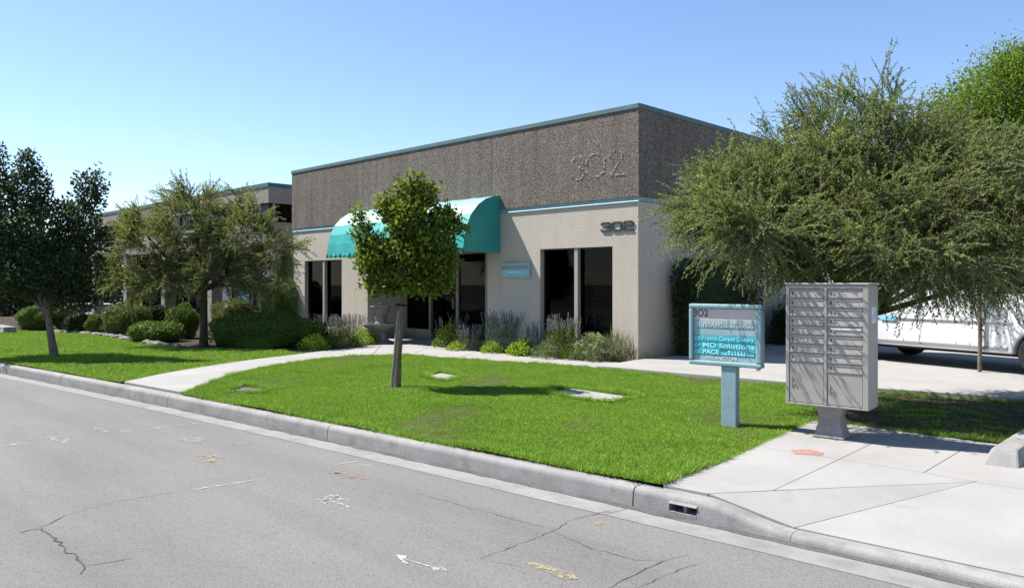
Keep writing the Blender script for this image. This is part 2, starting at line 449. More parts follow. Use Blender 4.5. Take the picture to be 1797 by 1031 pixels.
# foliage
M['grass'] = leafmat('mown_grass', (0.085, 0.245, 0.012), (0.19, 0.395, 0.036), 0.35, 0.55, 0.25)
M['leaf_round'] = leafmat('glossy_green_leaf', (0.026, 0.050, 0.009), (0.27, 0.345, 0.042), 0.32, 0.38, 0.45)
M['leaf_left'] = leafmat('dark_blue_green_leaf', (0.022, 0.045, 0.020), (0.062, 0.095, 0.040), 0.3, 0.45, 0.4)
M['leaf_wispy'] = leafmat('olive_needle_leaf', (0.078, 0.112, 0.042), (0.305, 0.355, 0.160), 0.38, 0.6, 0.25)
M['leaf_wispy_far'] = leafmat('grey_olive_leaf', (0.085, 0.112, 0.050), (0.30, 0.33, 0.145), 0.38, 0.6, 0.25)
M['leaf_bright'] = leafmat('bright_spring_leaf', (0.075, 0.135, 0.018), (0.22, 0.32, 0.05), 0.40, 0.5, 0.3)
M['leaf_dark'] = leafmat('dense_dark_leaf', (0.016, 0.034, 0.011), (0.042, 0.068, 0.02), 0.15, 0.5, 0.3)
M['leaf_hedge'] = leafmat('clipped_hedge_leaf', (0.055, 0.105, 0.018), (0.135, 0.20, 0.036), 0.25, 0.5, 0.3)
M['leaf_olive'] = leafmat('olive_shrub_leaf', (0.075, 0.10, 0.026), (0.16, 0.19, 0.05), 0.25, 0.55, 0.3)
M['leaf_lime'] = leafmat('lime_leaf', (0.15, 0.26, 0.025), (0.32, 0.42, 0.07), 0.35, 0.5, 0.3)
M['leaf_grey'] = leafmat('grey_green_leaf', (0.13, 0.165, 0.085), (0.26, 0.29, 0.17), 0.25, 0.65, 0.2)
M['leaf_pale'] = leafmat('pale_variegated_leaf', (0.20, 0.26, 0.10), (0.50, 0.53, 0.36), 0.3, 0.6, 0.2)
M['spike'] = leafmat('lavender_spike', (0.13, 0.135, 0.17), (0.27, 0.27, 0.33), 0.2, 0.7, 0.15)
M['twig'] = plain('grey_twig', (0.12, 0.095, 0.07), 0.9, 0.1, var=0.2)
M['stem'] = plain('green_stem', (0.13, 0.17, 0.07), 0.8, 0.1, var=0.2)

# large soft variation of the turf colour (mowing, watering), on top of the blade-to-blade one
def grass_mat():
    m, n, l, b = nt('mown_lawn')
    g = n.new('ShaderNodeNewGeometry'); co = coords(n, l)
    c = ramp(n, l, g.outputs['Random Per Island'], [(0.0, (0.115, 0.240, 0.018)), (0.88, (0.262, 0.425, 0.042)), (1.0, (0.50, 0.48, 0.18))])
    p = noise(n, l, co, 0.9, 5, 0.65)
    c = mixc(n, l, c, ramp(n, l, p, [(0.28, (0.70, 0.80, 0.75)), (0.5, (0.95, 0.98, 0.95)), (0.62, (1, 1, 1)), (0.78, (1.0, 0.93, 1.0))]), 1.0, 'MULTIPLY')
    l.new(c, b.inputs['Base Color']); b.inputs['Roughness'].default_value = 0.6; b.inputs['Specular IOR Level'].default_value = 0.25
    t = n.new('ShaderNodeBsdfTranslucent'); l.new(mixc(n, l, c, (1.0, 1.0, 0.5), 1.0, 'MULTIPLY'), t.inputs['Color'])
    mx = n.new('ShaderNodeMixShader'); mx.inputs[0].default_value = 0.35
    l.new(b.outputs[0], mx.inputs[1]); l.new(t.outputs[0], mx.inputs[2]); l.new(mx.outputs[0], n['Material Output'].inputs['Surface'])
    return m


M['grass'] = grass_mat()

# ------------------------------------------------------------------ ground, road, kerb
_kx = np.array([-17.7, -14.92, -12.8, -11.15, -7.47, -5.07, -3.55, -1.0]); _ky = np.array([3.74, 4.09, 4.29, 4.43, 4.66, 4.83, 4.93, 5.12])
_fit = np.polyfit(_kx, _ky, 2)


def kerb_y(x):
    x = np.asarray(x, float)
    y = np.polyval(_fit, np.maximum(x, -24.0))
    sl = 2 * _fit[0] * -24.0 + _fit[1]
    return np.where(x < -24.0, y + sl * (x + 24.0), y)


def kerb_line(x0, x1, n=12, off=0.0):
    xs = np.linspace(x0, x1, n); return [(float(x), float(kerb_y(x)) + off) for x in xs]


gm = MB().add([(-900, -900, -1.6), (900, -900, -1.6), (900, 900, -1.6), (-900, 900, -1.6)], [(0, 1, 2, 3)])
struct('ground', gm, M['ground'])
# raised land on the building side, falling away to the left beyond the second building
xs = np.concatenate([np.linspace(-140, -40, 18), np.linspace(-38, 40, 30)]); ts = np.concatenate([[0], np.linspace(0.4, 8, 8), np.linspace(10, 160, 18)])
mb = MB(); vv = []
for x in xs:
    for t in ts:
        s = min(1, max(0, (-x - 43) / 6)); s = s * s * (3 - 2 * s)
        q = min(1, t / 6.0)
        vv.append((x, float(kerb_y(x)) + 0.13 + t, -0.04 - 1.25 * s * q))
nt_ = len(ts)
mb.add(vv, [(i * nt_ + j, (i + 1) * nt_ + j, (i + 1) * nt_ + j + 1, i * nt_ + j + 1) for i in range(len(xs) - 1) for j in range(nt_ - 1)])
struct('land', mb, M['ground'])

road = struct('road', MB().sheet(kerb_line(-140, 40, 90, -0.37) + [(40, -16), (-140, -16)], 0.0), M['asphalt'])
GUT = 0.38
gl_ = struct_root('gutter')
jx = [-48.3, -44.6, -40.9, -37.2, -33.5, -29.8, -26.1, -22.4, -18.62, -14.87, -11.15, -7.47, -3.53, 0.2, 3.9, 7.6, 11.3]
for a, b in zip(jx[:-1], jx[1:]):
    P_ = kerb_line(a + 0.004, b - 0.004, 8)
    obj('gutter_panel', MB().sweep(P_, [(-GUT, 0.006), (-GUT, -0.10), (0.01, -0.10), (0.01, -0.018), (-0.10, -0.016)]), M['gutter'], gl_)
obj('joint_fill', MB().sweep(kerb_line(jx[0], jx[-1], 60), [(-GUT + 0.02, -0.012), (-GUT + 0.02, -0.10), (0.0, -0.10), (0.0, -0.035), (-0.10, -0.034)]), M['tar'], gl_)
rs_ = RS(31); dv = []; df = []
for i_, x_ in enumerate(np.linspace(-30, 8, 260)):
    y_ = float(kerb_y(x_)); w_ = 0.035 + 0.03 * rs_.rand()
    dv += [(x_, y_ - 0.035 - w_, -0.0135), (x_, y_ - 0.002, -0.0145)]
    if i_: df.append((2 * i_ - 2, 2 * i_, 2 * i_ + 1, 2 * i_ - 1))
obj('silt_line', MB().add(dv, df), M['silt'], gl_)
kb = struct_root('kerb')


def kerb_piece(mb, a, b, h0, h1, n=8, lo=None):
    P_ = kerb_line(a, b, n)
    h0, h1 = h0 * 0.88, h1 * 0.88
    prof = lambda h: [(0.0, -0.06 if lo is None else lo), (0.014, h - 0.045), (0.018, h - 0.030), (0.026, h - 0.016), (0.038, h - 0.006), (0.055, h), (0.15, h), (0.15, -0.06 if lo is None else lo)]
    k = 8; vs_ = []; fs_ = []
    for i, p in enumerate(P_):
        t = i / (n - 1); s = t * t * (3 - 2 * t); h = h0 + (h1 - h0) * s
        for o, z in prof(h): vs_.append((p[0], p[1] + o, z))
    for i in range(n - 1):
        for j in range(k):
            j2 = (j + 1) % k; fs_.append((i * k + j, (i + 1) * k + j, (i + 1) * k + j2, i * k + j2))
    fs_.append(tuple(range(k))); fs_.append(tuple(range(n * k - 1, (n - 1) * k - 1, -1)))
    mb.add(vs_, fs_); return mb


for a, b in zip(jx[:12], jx[1:13]):
    obj('kerb_segment', kerb_piece(MB(), a + 0.006, b - 0.006, 0.15, 0.15), M['kerb'], kb)
HA, HB = -3.215, -2.985
seg = kerb_piece(MB(), jx[12] + 0.006, HA, 0.15, 0.15, 4)
obj('kerb_segment', seg, M['kerb'], kb)
mid = MB()
y0 = float(kerb_y((HA + HB) / 2)); yl, yr = float(kerb_y(HA)), float(kerb_y(HB))
kerb_piece(mid, HA, HB, 0.15, 0.15, 3, lo=0.070)
for z0, z1, o0, o1 in ((-0.06, 0.012, 0.004, 0.15),):
    mid.prism([(HA, yl + o0), (HB, yr + o0), (HB, yr + o1), (HA, yl + o1)], z0, z1)
drain = obj('kerb_segment', mid, M['kerb'], kb)
obj('drain_opening', MB().prism([(HA, yl + 0.11), (HB, yr + 0.11), (HB, yr + 0.149), (HA, yl + 0.149)], 0.012, 0.072), M['crack'], drain)
obj('drain_divider', MB().box((HA + HB) / 2 - 0.012, (HA + HB) / 2 + 0.012, y0 + 0.04, y0 + 0.12, 0.012, 0.070), M['kerb'], drain)
obj('kerb_segment', kerb_piece(MB(), HB, -2.30, 0.15, 0.03, 10), M['kerb'], kb)
for a, b in ((-2.30, 0.2), (0.2, 3.9), (3.9, 9.0)):
    obj('kerb_segment', kerb_piece(MB(), a + 0.004, b - 0.004, 0.03, 0.03, 6), M['kerb'], kb)


def inset(poly, d):
    n = len(poly); P_ = [np.array(p[:2], float) for p in poly]
    a = sum(P_[i][0] * P_[(i + 1) % n][1] - P_[(i + 1) % n][0] * P_[i][1] for i in range(n)); sg = 1 if a > 0 else -1
    out = []
    for i in range(n):
        e0 = P_[i] - P_[i - 1]; e1 = P_[(i + 1) % n] - P_[i]
        e0 /= np.linalg.norm(e0); e1 /= np.linalg.norm(e1)
        n0 = np.array([-e0[1], e0[0]]) * sg; n1 = np.array([-e1[1], e1[0]]) * sg
        m = n0 + n1; k = d / max(0.35, 1 + float(n0 @ n1))
        out.append(tuple(P_[i] + m * k))
    return out


# walk from the street to the entrance, then along the planting bed
walk = struct_root('walkway')
pairs = [((-11.0, 4.60), (-12.93, 4.44)), ((-12.0, 5.5), (-13.75, 5.5)), ((-12.9, 6.5), (-14.3, 6.5)), ((-13.45, 7.45), (-14.75, 7.5)), ((-13.85, 8.4), (-15.1, 8.6)),
         ((-14.0, 9.3), (-15.55, 9.9)), ((-13.85, 9.85), (-15.95, 11.6)), ((-13.2, 10.35), (-14.4, 11.85)), ((-12.0, 10.62), (-12.8, 12.02)), ((-10.3, 11.0), (-10.4, 12.15)), ((-8.62, 11.18), (-8.9, 12.3))]


def finer(pr, k=4):
    """rounded lawn-side and bed-side outlines of one panel"""
    def cr(p0, p1, p2, p3, t):
        p0, p1, p2, p3 = map(np.array, (p0, p1, p2, p3))
        return 0.5 * ((2 * p1) + (-p0 + p2) * t + (2 * p0 - 5 * p1 + 4 * p2 - p3) * t * t + (-p0 + 3 * p1 - 3 * p2 + p3) * t ** 3)
    out = []
    for i in range(len(pr) - 1):
        q = [pr[max(i - 1, 0)], pr[i], pr[i + 1], pr[min(i + 2, len(pr) - 1)]]
        out.append([tuple(tuple(cr(*[w[s] for w in q], t)) for s in (0, 1)) for t in np.linspace(0, 1, k + 1)])
    return out


fine_walk = finer(pairs)
for panel in fine_walk:
    poly = [p[0] for p in panel] + [p[1] for p in reversed(panel)]
    obj('concrete_panel', MB().prism(inset(poly, 0.005), 0.04, 0.162), M['concrete'], walk, bevel=0.006)
WALK_LAWN = [p[0] for panel in fine_walk for p in panel]
WALK_BED = [p[1] for panel in fine_walk for p in panel]
obj('entry_panel', MB().prism([(-18.06, 12.15), (-15.98, 11.63), (-14.43, 11.88), (-13.3, 12.02), (-13.25, 14.03), (-18.06, 14.03)], 0.04, 0.166), M['concrete'], walk)

# raised concrete forecourt at the right, in front of the van
fore = struct('forecourt', MB().prism([(-8.62, 11.12), (-7.0, 11.2), (-5.25, 11.32), (-3.98, 11.55), (-2.27, 11.9), (9, 13.6), (12, 40), (-8.8, 40), (-8.8, 12.35)], 0.0, 0.222), M['concrete'], bevel=0.012)

# pavement panels round the mailbox and the sloping driveway apron
apron = struct_root('driveway_apron')
obj('joint_fill', MB().add([(-3.3, 5.13, 0.13), (-2.32, 5.19, 0.008), (9, 6.2, 0.008), (9, 7.2, 0.11), (-1.63, 6.93, 0.12), (-1.63, 8.6, 0.12), (-3.7, 8.7, 0.13)], [(0, 1, 4), (1, 2, 3, 4), (0, 4, 5, 6)]), M['tar'], apron)
ky = lambda x: float(kerb_y(x)) + 0.154
for poly, zs in (
        ([(-3.36, ky(-3.36)), (-2.98, ky(-2.98)), (-2.67, 5.56), (-2.72, 6.95), (-3.52, 6.95)], 0.152),
        ([(-3.52, 6.95), (-2.72, 6.95), (-2.80, 8.72), (-3.74, 8.80)], 0.152),
        ([(-2.67, 5.56), (-1.65, 6.91), (-2.03, 6.95), (-2.72, 6.95)], 0.152),
        ([(-2.72, 6.95), (-2.03, 6.95), (-2.06, 8.69), (-2.80, 8.72)], 0.152),
        ([(-2.03, 6.95), (-1.65, 6.91), (-1.5, 7.9), (-1.72, 8.69), (-2.06, 8.69)], 0.152),
        ([(-2.98, ky(-2.98)), (-2.33, ky(-2.33)), (-1.65, 6.91)], (0.152, 0.034, 0.152)),
        ([(-2.33, ky(-2.33)), (1.2, ky(1.2)), (1.2, 7.0), (-1.65, 6.91)], (0.034, 0.034, 0.145, 0.152)),
        ([(1.2, ky(1.2)), (8.8, ky(8.8)), (8.8, 7.3), (1.2, 7.0)], (0.034, 0.034, 0.145, 0.145)),
        ([(-1.65, 6.91), (1.2, 7.0), (1.2, 12.2), (-1.5, 11.9)], (0.152, 0.145, 0.16, 0.16)),
        ([(1.2, 7.0), (8.8, 7.3), (8.8, 13.4), (1.2, 12.2)], (0.145, 0.145, 0.16, 0.16))):
    ip = inset(poly, 0.0042)
    zs = [zs] * len(poly) if not hasattr(zs, '__len__') else list(zs)
    obj('concrete_panel', MB().prism(ip, [z - 0.09 for z in zs], zs), M['concrete'], apron)

# end of the driveway kerb with its ramped nose
nose = [(-1.75, 7.62), (-1.50, 7.66), (-1.50, 8.05), (-1.75, 8.02)]
mb = MB().add([(-1.77, 7.60, 0.14), (-1.49, 7.64, 0.14), (-1.53, 7.80, 0.285), (-1.72, 7.77, 0.285), (-1.49, 12.0, 0.14), (-1.77, 12.0, 0.14), (-1.53, 12.0, 0.30), (-1.72, 12.0, 0.30)],
              [(0, 1, 2, 3), (1, 4, 6, 2), (5, 0, 3, 7), (3, 2, 6, 7), (4, 5, 7, 6)])
dk = obj('driveway_kerb', mb, M['kerb'], bevel=0.02); dk['kind'] = 'structure'

# planting beds
bed_r = struct('planting_bed', MB().sheet([WALK_BED[k] for k in range(28, len(WALK_BED))] + [(-8.93, 12.72), (-13.2, 12.72), (-13.28, 12.03)], 0.146), M['soil'])
BED_EDGE = [(-15.3, 8.95), (-16.3, 9.0), (-17.3, 8.8), (-17.9, 8.1), (-18.6, 7.75), (-20.0, 7.65), (-21.3, 7.75), (-23.8, 7.85), (-26.3, 7.7), (-28.2, 7.1), (-29.7, 6.35), (-33, 5.2), (-38, 3.6)]
wb = [p for p in WALK_BED if p[1] > 8.95 and p[0] < -15.25]
bed_l = struct('shrub_bed', MB().sheet(list(reversed(BED_EDGE)) + wb + [(-15.98, 11.65), (-18.06, 12.17), (-18.1, 12.72), (-22.2, 12.8), (-22.5, 15), (-42, 15), (-42, 4)], 0.145), M['soil'])

# ------------------------------------------------------------------ lawns
def inside(poly, X, Y):
    c = np.zeros(len(X), bool); n = len(poly); j = n - 1
    for i in range(n):
        xi, yi = poly[i][:2]; xj, yj = poly[j][:2]
        if yi != yj:
            c ^= ((yi > Y) != (yj > Y)) & (X < (xj - xi) * (Y - yi) / (yj - yi) + xi)
        j = i
    return c


def lawn_rise(X, Y):
    return 0.012 * np.sin(X * 1.3 + 0.5) * np.cos(Y * 1.1) + 0.008 * np.sin(X * 3.1 + Y * 2.3)


def blades(poly, holes, density, h, w, seed, z0, keep=None):
    rs = RS(seed); xs_ = [p[0] for p in poly]; ys_ = [p[1] for p in poly]
    n = int((max(xs_) - min(xs_)) * (max(ys_) - min(ys_)) * density)
    X = rs.uniform(min(xs_), max(xs_), n); Y = rs.uniform(min(ys_), max(ys_), n)
    m = inside(poly, X, Y)
    for hp in holes: m &= ~inside(hp, X, Y)
    if keep is not None: m &= keep(X, Y)
    thin = 0.95 + 0.10 * np.sin(X * 1.9 + 1.1 * np.sin(Y * 2.3)) * np.sin(Y * 2.7 + 0.8 * np.sin(X * 1.4))
    m &= rs.rand(n) < thin
    X = X[m]; Y = Y[m]; n = len(X)
    tuft = 0.78 + 0.30 * np.sin(X * 5.3 + 1.7 * np.sin(Y * 4.1)) * np.sin(Y * 6.1 + X * 1.3) + 0.25 * np.sin(X * 17 + 2.0 * np.sin(Y * 13)) * np.sin(Y * 19)
    H = h * rs.uniform(0.55, 1.25, n) * np.clip(tuft, 0.5, 1.3); a = rs.uniform(0, 2 * np.pi, n); W = w * rs.uniform(0.7, 1.3, n)
    lx = rs.normal(0, 0.75, n) * H; ly = rs.normal(0, 0.75, n) * H
    Z = z0 + lawn_rise(X, Y)
    v = np.empty((n, 3, 3), np.float32)
    v[:, 0] = np.stack([X - np.cos(a) * W / 2, Y - np.sin(a) * W / 2, Z - 0.004], 1)
    v[:, 1] = np.stack([X + np.cos(a) * W / 2, Y + np.sin(a) * W / 2, Z - 0.004], 1)
    v[:, 2] = np.stack([X + lx, Y + ly, Z + H], 1)
    return v.reshape(-1, 3)


SLAB_BIG = [G(948, 690)[:2], G(1005, 683)[:2], G(1118, 699)[:2], G(1062, 707)[:2]]
SLAB_SMALL = [G(744, 662)[:2], G(772, 655)[:2], G(808, 661)[:2], G(782, 668)[:2]]
VALVE = [G(398, 686)[:2], G(425, 677)[:2], G(478, 682)[:2], G(452, 690)[:2]]
grow = lambda p, d: inset(p, -d)
LAWN = kerb_line(-11.0, -3.40, 24, 0.152) + [(-3.38, 5.12), (-3.45, 6.2), (-3.54, 6.95), (-3.76, 8.82), (-2.80, 8.75), (-1.78, 8.72), (-1.78, 11.95), (-2.27, 11.88), (-3.98, 11.53), (-5.25, 11.30), (-7.0, 11.18), (-8.6, 11.1)] + list(reversed([p for p in WALK_LAWN if p[1] > 4.65]))
LAWN2 = kerb_line(-38, -12.97, 30, 0.152) + [p for p in WALK_BED if 4.45 < p[1] < 8.95 and p[0] > -15.3] + BED_EDGE[:-1]
struct('lawn_soil', MB().sheet(LAWN, 0.148), M['turf_soil'])
struct('lawn_soil', MB().sheet(LAWN2, 0.149), M['turf_soil'])
struct('bare_soil', MB().sheet([(-3.78, 8.86), (-2.80, 8.78), (-1.79, 8.75), (-1.79, 11.93), (-2.27, 11.87), (-3.9, 11.52)], 0.1525), M['soil'])
LAWNX = grow(LAWN, 0.022); LAWN2X = grow(LAWN2, 0.02)
tf = G(695, 678.5, 0.15); RING = [(tf[0] + 0.15 * math.cos(a) * (1 + 0.2 * math.sin(3 * a)), tf[1] + 0.15 * math.sin(a)) for a in np.linspace(0, 6.28, 15)[:-1]]
near = blades(LAWNX, [SLAB_BIG, SLAB_SMALL, VALVE, RING], 16500, 0.030, 0.0062, 3, 0.152, keep=lambda X, Y: ~((X > -3.9) & (Y > 8.75) & (RS(5).rand(len(X)) > 0.05 + 0.40 * np.clip(np.sin(X * 6.3 + 2.1 * np.sin(Y * 4.7)) * np.sin(Y * 7.9 + 1.7 * np.sin(X * 5.1)), 0, 1) ** 2)))
tall = [blades(grow(q, 0.09), [grow(q, 0.005)], 16000, 0.085, 0.009, 9 + i, 0.150) for i, q in enumerate((SLAB_BIG, SLAB_SMALL, VALVE))]
near = np.concatenate([near] + tall + [blades(grow(LAWN, 0.045), [inset(LAWN, 0.035)], 9000, 0.062, 0.008, 15, 0.150)])
g1 = obj('grass', arr_mesh('grass', near, 3), M['grass']); g1['kind'] = 'stuff'; g1['label'] = 'bright green mown lawn between kerb and entrance walk'; g1['category'] = 'grass'
far = blades(LAWN2X, [], 3800, 0.04, 0.012, 4, 0.152, keep=lambda X, Y: X > -36)
g2 = obj('grass', arr_mesh('grass', far, 3), M['grass']); g2['kind'] = 'stuff'; g2['label'] = 'sunlit green lawn left of the entrance walk under the dark tree'; g2['category'] = 'grass'


def lawn_slab(name, poly, label, z, mat=None):
    c = np.mean(np.array(poly), 0)
    o = obj(name, MB().prism(poly, 0.05, z), mat or M['concrete'], bevel=0.008); o['label'] = label; o['category'] = 'cover'
    return o


lawn_slab('utility_cover', inset(SLAB_BIG, 0.02), 'large pale concrete utility cover set in the lawn right of the tree shadow', 0.168)
lawn_slab('utility_cover', inset(SLAB_SMALL, 0.015), 'small pale concrete cover in the lawn beside the round tree', 0.166)
vb = thing('valve_box', 'sunken dark valve box hidden in the lawn near the kerb end of the walk', 'valve box', (*np.mean(np.array(VALVE), 0), 0.10))
obj('rim', MB().prism(inset(VALVE, 0.005), 0.02, 0.150), M['soil'], vb)
obj('lid', MB().prism(inset(VALVE, 0.09), 0.02, 0.156), M['mailgap'], vb)

# ------------------------------------------------------------------ office building 302
def wall_holes(mb, x0, x1, z0, z1, y, holes):
    """front faces of a wall in the plane y (facing -y) with openings; each opening gets reveal faces going back"""
    xs_ = sorted({x0, x1, *[h[0] for h in holes], *[h[1] for h in holes]}); zs_ = sorted({z0, z1, *[h[2] for h in holes], *[h[3] for h in holes]})
    xs_ = [x for x in xs_ if x0 <= x <= x1]; zs_ = [z for z in zs_ if z0 <= z <= z1]
    for a, b in zip(xs_[:-1], xs_[1:]):
        for c, d in zip(zs_[:-1], zs_[1:]):
            mx, mz = (a + b) / 2, (c + d) / 2
            if any(h[0] < mx < h[1] and h[2] < mz < h[3] for h in holes): continue
            mb.add([(a, y, c), (b, y, c), (b, y, d), (a, y, d)], [(0, 1, 2, 3)])
    for a, b, c, d, dep in holes:
        mb.add([(a, y, c), (b, y, c), (b, y, d), (a, y, d), (a, y + dep, c), (b, y + dep, c), (b, y + dep, d), (a, y + dep, d)],
               [(0, 4, 7, 3), (1, 2, 6, 5), (3, 7, 6, 2), (0, 1, 5, 4)])
    return mb


FY = 12.69; XL, XR = -22.12, -8.91; BY = 31.0; BASE = 0.10
bld = thing('office_building', 'low office building with brown pebble parapet, beige stucco base and teal awning', 'building', ((XL + XR) / 2, FY, BASE))
WINR = (-11.53, -9.54, 0.40, 2.465); WINL = (-21.44, -19.38, 0.40, 2.40); ENT = (-18.09, -13.23, 0.12, 2.60)
Z1, Z2, Z3 = 3.335, 3.43, 5.20
mb = MB()
wall_holes(mb, XL, XR, BASE, Z1, FY, [(*WINR, 0.16), (*WINL, 0.16), (*ENT, 1.35)])
mb.add([(XR, FY, BASE), (XR, BY, BASE), (XR, BY, Z1), (XR, FY, Z1)], [(0, 1, 2, 3)])
mb.add([(XL, FY, BASE), (XL, BY, BASE), (XL, BY, Z1), (XL, FY, Z1)], [(0, 3, 2, 1)])
mb.add([(XL, BY, BASE), (XR, BY, BASE), (XR, BY, Z1), (XL, BY, Z1)], [(0, 1, 2, 3)])
lower = obj('stucco_wall', mb, M['stucco'], bld)
# painted reveal between base and parapet: a sloped lip, lighter where it faces the sky
mb = MB(); o = 0.035
ring = lambda d, z: [(XL - d, FY - d, z), (XR + d, FY - d, z), (XR + d, BY + d, z), (XL - d, BY + d, z)]
r0, r1, r2, r3 = ring(0.0, Z1), ring(0.032, Z1 + 0.002), ring(0.006, Z1 + 0.028), ring(0.006, Z2)
mb.add(r0 + r1 + r2 + r3, [(k * 4 + i, k * 4 + (i + 1) % 4, (k + 1) * 4 + (i + 1) % 4, (k + 1) * 4 + i) for k in range(3) for i in range(4)])
obj('trim_band', mb, M['bluetrim'], bld)
mb = MB()
r0, r1, r2 = ring(0.004, Z2), ring(o, Z2), ring(o, Z3)
mb.add(r0 + r1 + r2, [(k * 4 + i, k * 4 + (i + 1) % 4, (k + 1) * 4 + (i + 1) % 4, (k + 1) * 4 + i) for k in range(2) for i in range(4)])
upper = obj('pebble_parapet', mb, M['aggregate'], bld)
# a hairline panel joint in the parapet
for jx_ in (-13.05, -17.6):
    obj('panel_joint', MB().box(jx_ - 0.006, jx_ + 0.006, FY - o - 0.002, FY - o + 0.02, Z2, Z3 - 0.03), M['silt'], upper)
mb = MB()
r0, r1, r2, r3, r4 = ring(o + 0.003, Z3 - 0.03), ring(o + 0.022, Z3 - 0.03), ring(o + 0.022, Z3 + 0.072), ring(-0.20, Z3 + 0.082), ring(-0.20, Z3 - 0.3)
mb.add(r0 + r1 + r2 + r3 + r4, [(k * 4 + i, k * 4 + (i + 1) % 4, (k + 1) * 4 + (i + 1) % 4, (k + 1) * 4 + i) for k in range(4) for i in range(4)])
obj('coping', mb, M['coping'], bld, bevel=0.01)
obj('roof', MB().box(XL + 0.18, XR - 0.18, FY + 0.18, BY - 0.18, 4.6, 4.75), M['roof'], bld)
# dim rooms behind the glass
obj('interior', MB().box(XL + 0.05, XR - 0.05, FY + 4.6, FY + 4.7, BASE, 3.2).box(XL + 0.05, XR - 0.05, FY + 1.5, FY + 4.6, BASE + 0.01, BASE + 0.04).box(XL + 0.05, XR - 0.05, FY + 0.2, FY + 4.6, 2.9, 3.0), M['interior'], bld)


def window(a, b, c, d, y, mull, mw=0.10, sill=True):
    w = obj('window', MB().box(a, b, y - 0.03, y + 0.02, d - 0.03, d).box(a, b, y - 0.03, y + 0.02, c, c + 0.04).box(a, a + 0.03, y - 0.03, y + 0.02, c + 0.04, d - 0.03).box(b - 0.03, b, y - 0.03, y + 0.02, c + 0.04, d - 0.03), M['darkframe'], bld)
    obj('mullion', MB().box(mull - mw / 2, mull + mw / 2, y - 0.13, y - 0.032, c, d), M['frame'], w, bevel=0.006)
    for p, q in ((a + 0.03, mull - mw / 2), (mull + mw / 2, b - 0.03)):
        obj('pane', MB().box(p, q, y - 0.012, y - 0.004, c + 0.04, d - 0.03), M['glass'], w)
    return w


WY = FY + 0.15
w1 = window(*WINR, WY, -10.52)
bl = obj('blind', MB().box(-10.45, -9.6, WY + 0.03, WY + 0.06, 1.90, 1.94), M['blind'], w1)
for k in range(26):
    z = 0.55 + k * 0.052
    obj('blind_slat', MB().add([(-10.20, WY + 0.03, z), (-9.6, WY + 0.03, z), (-9.6, WY + 0.052, z + 0.036), (-10.20, WY + 0.052, z + 0.036)], [(0, 1, 2, 3)]), M['blind'], w1)
w2 = window(*WINL, WY, -20.39)
# storefront at the back of the recess
EY = FY + 1.35
sf = obj('storefront_frame', MB().box(-18.09, -13.23, EY - 0.05, EY + 0.05, 2.50, 2.60), M['frame'], bld)
posts = [-18.05, -16.92, -15.76, -14.62, -13.27]
for i, x in enumerate(posts):
    obj('frame_post', MB().box(x - 0.035, x + 0.035, EY - 0.06, EY + 0.045, 0.166, 2.498), M['frame'], sf, bevel=0.004)
obj('knee_wall', MB().box(-18.01, -16.958, EY - 0.04, EY + 0.04, 0.166, 0.40), M['stucco'], sf)
for i in range(4):
    a, b = posts[i] + 0.037, posts[i + 1] - 0.037
    if i in (1,):
        d = obj('door', MB().box(a, a + 0.07, EY - 0.03, EY + 0.03, 0.17, 2.495).box(b - 0.07, b, EY - 0.03, EY + 0.03, 0.17, 2.495).box(a + 0.07, b - 0.07, EY - 0.03, EY + 0.03, 0.17, 0.36).box(a + 0.07, b - 0.07, EY - 0.03, EY + 0.03, 2.40, 2.495), M['darkframe'], bld)
        obj('pane', MB().box(a + 0.07, b - 0.07, EY - 0.006, EY + 0.006, 0.36, 2.40), M['glass'], d)
        obj('handle', MB().tube([(b - 0.10, EY - 0.035, 1.0), (b - 0.10, EY - 0.09, 1.02), (b - 0.10, EY - 0.09, 1.28), (b - 0.10, EY - 0.035, 1.3)], 0.012), M['chrome'], d)
    else:
        obj('pane', MB().box(a, b, EY - 0.006, EY + 0.006, 0.41 if i == 0 else 0.2, 2.495), M['glass'], sf)
# small white lettering on the door glass: too blurred in the photograph to read, so only its broken lines
rs_ = RS(11)


def blurred_lines(mb, x0, x1, z0, z1, y, rows, h):
    for i in range(rows):
        z = z1 - (i + 0.5) * (z1 - z0) / rows
        pad = rs_.uniform(0, 0.22) * (x1 - x0); x = x0 + pad
        while x < x1 - pad:
            w = rs_.uniform(0.012, 0.03); hh = h * rs_.uniform(0.55, 1.0)
            mb.add([(x, y, z - hh / 2), (x + w, y, z - hh / 2), (x + w, y, z + hh / 2), (x, y, z + hh / 2)], [(0, 1, 2, 3)])
            x += w + rs_.uniform(0.008, 0.02)
    return mb


obj('door_lettering', blurred_lines(MB(), -16.48, -16.05, 1.40, 1.78, EY - 0.010, 5, 0.035), M['white_vinyl'], bld, kind='stuff')

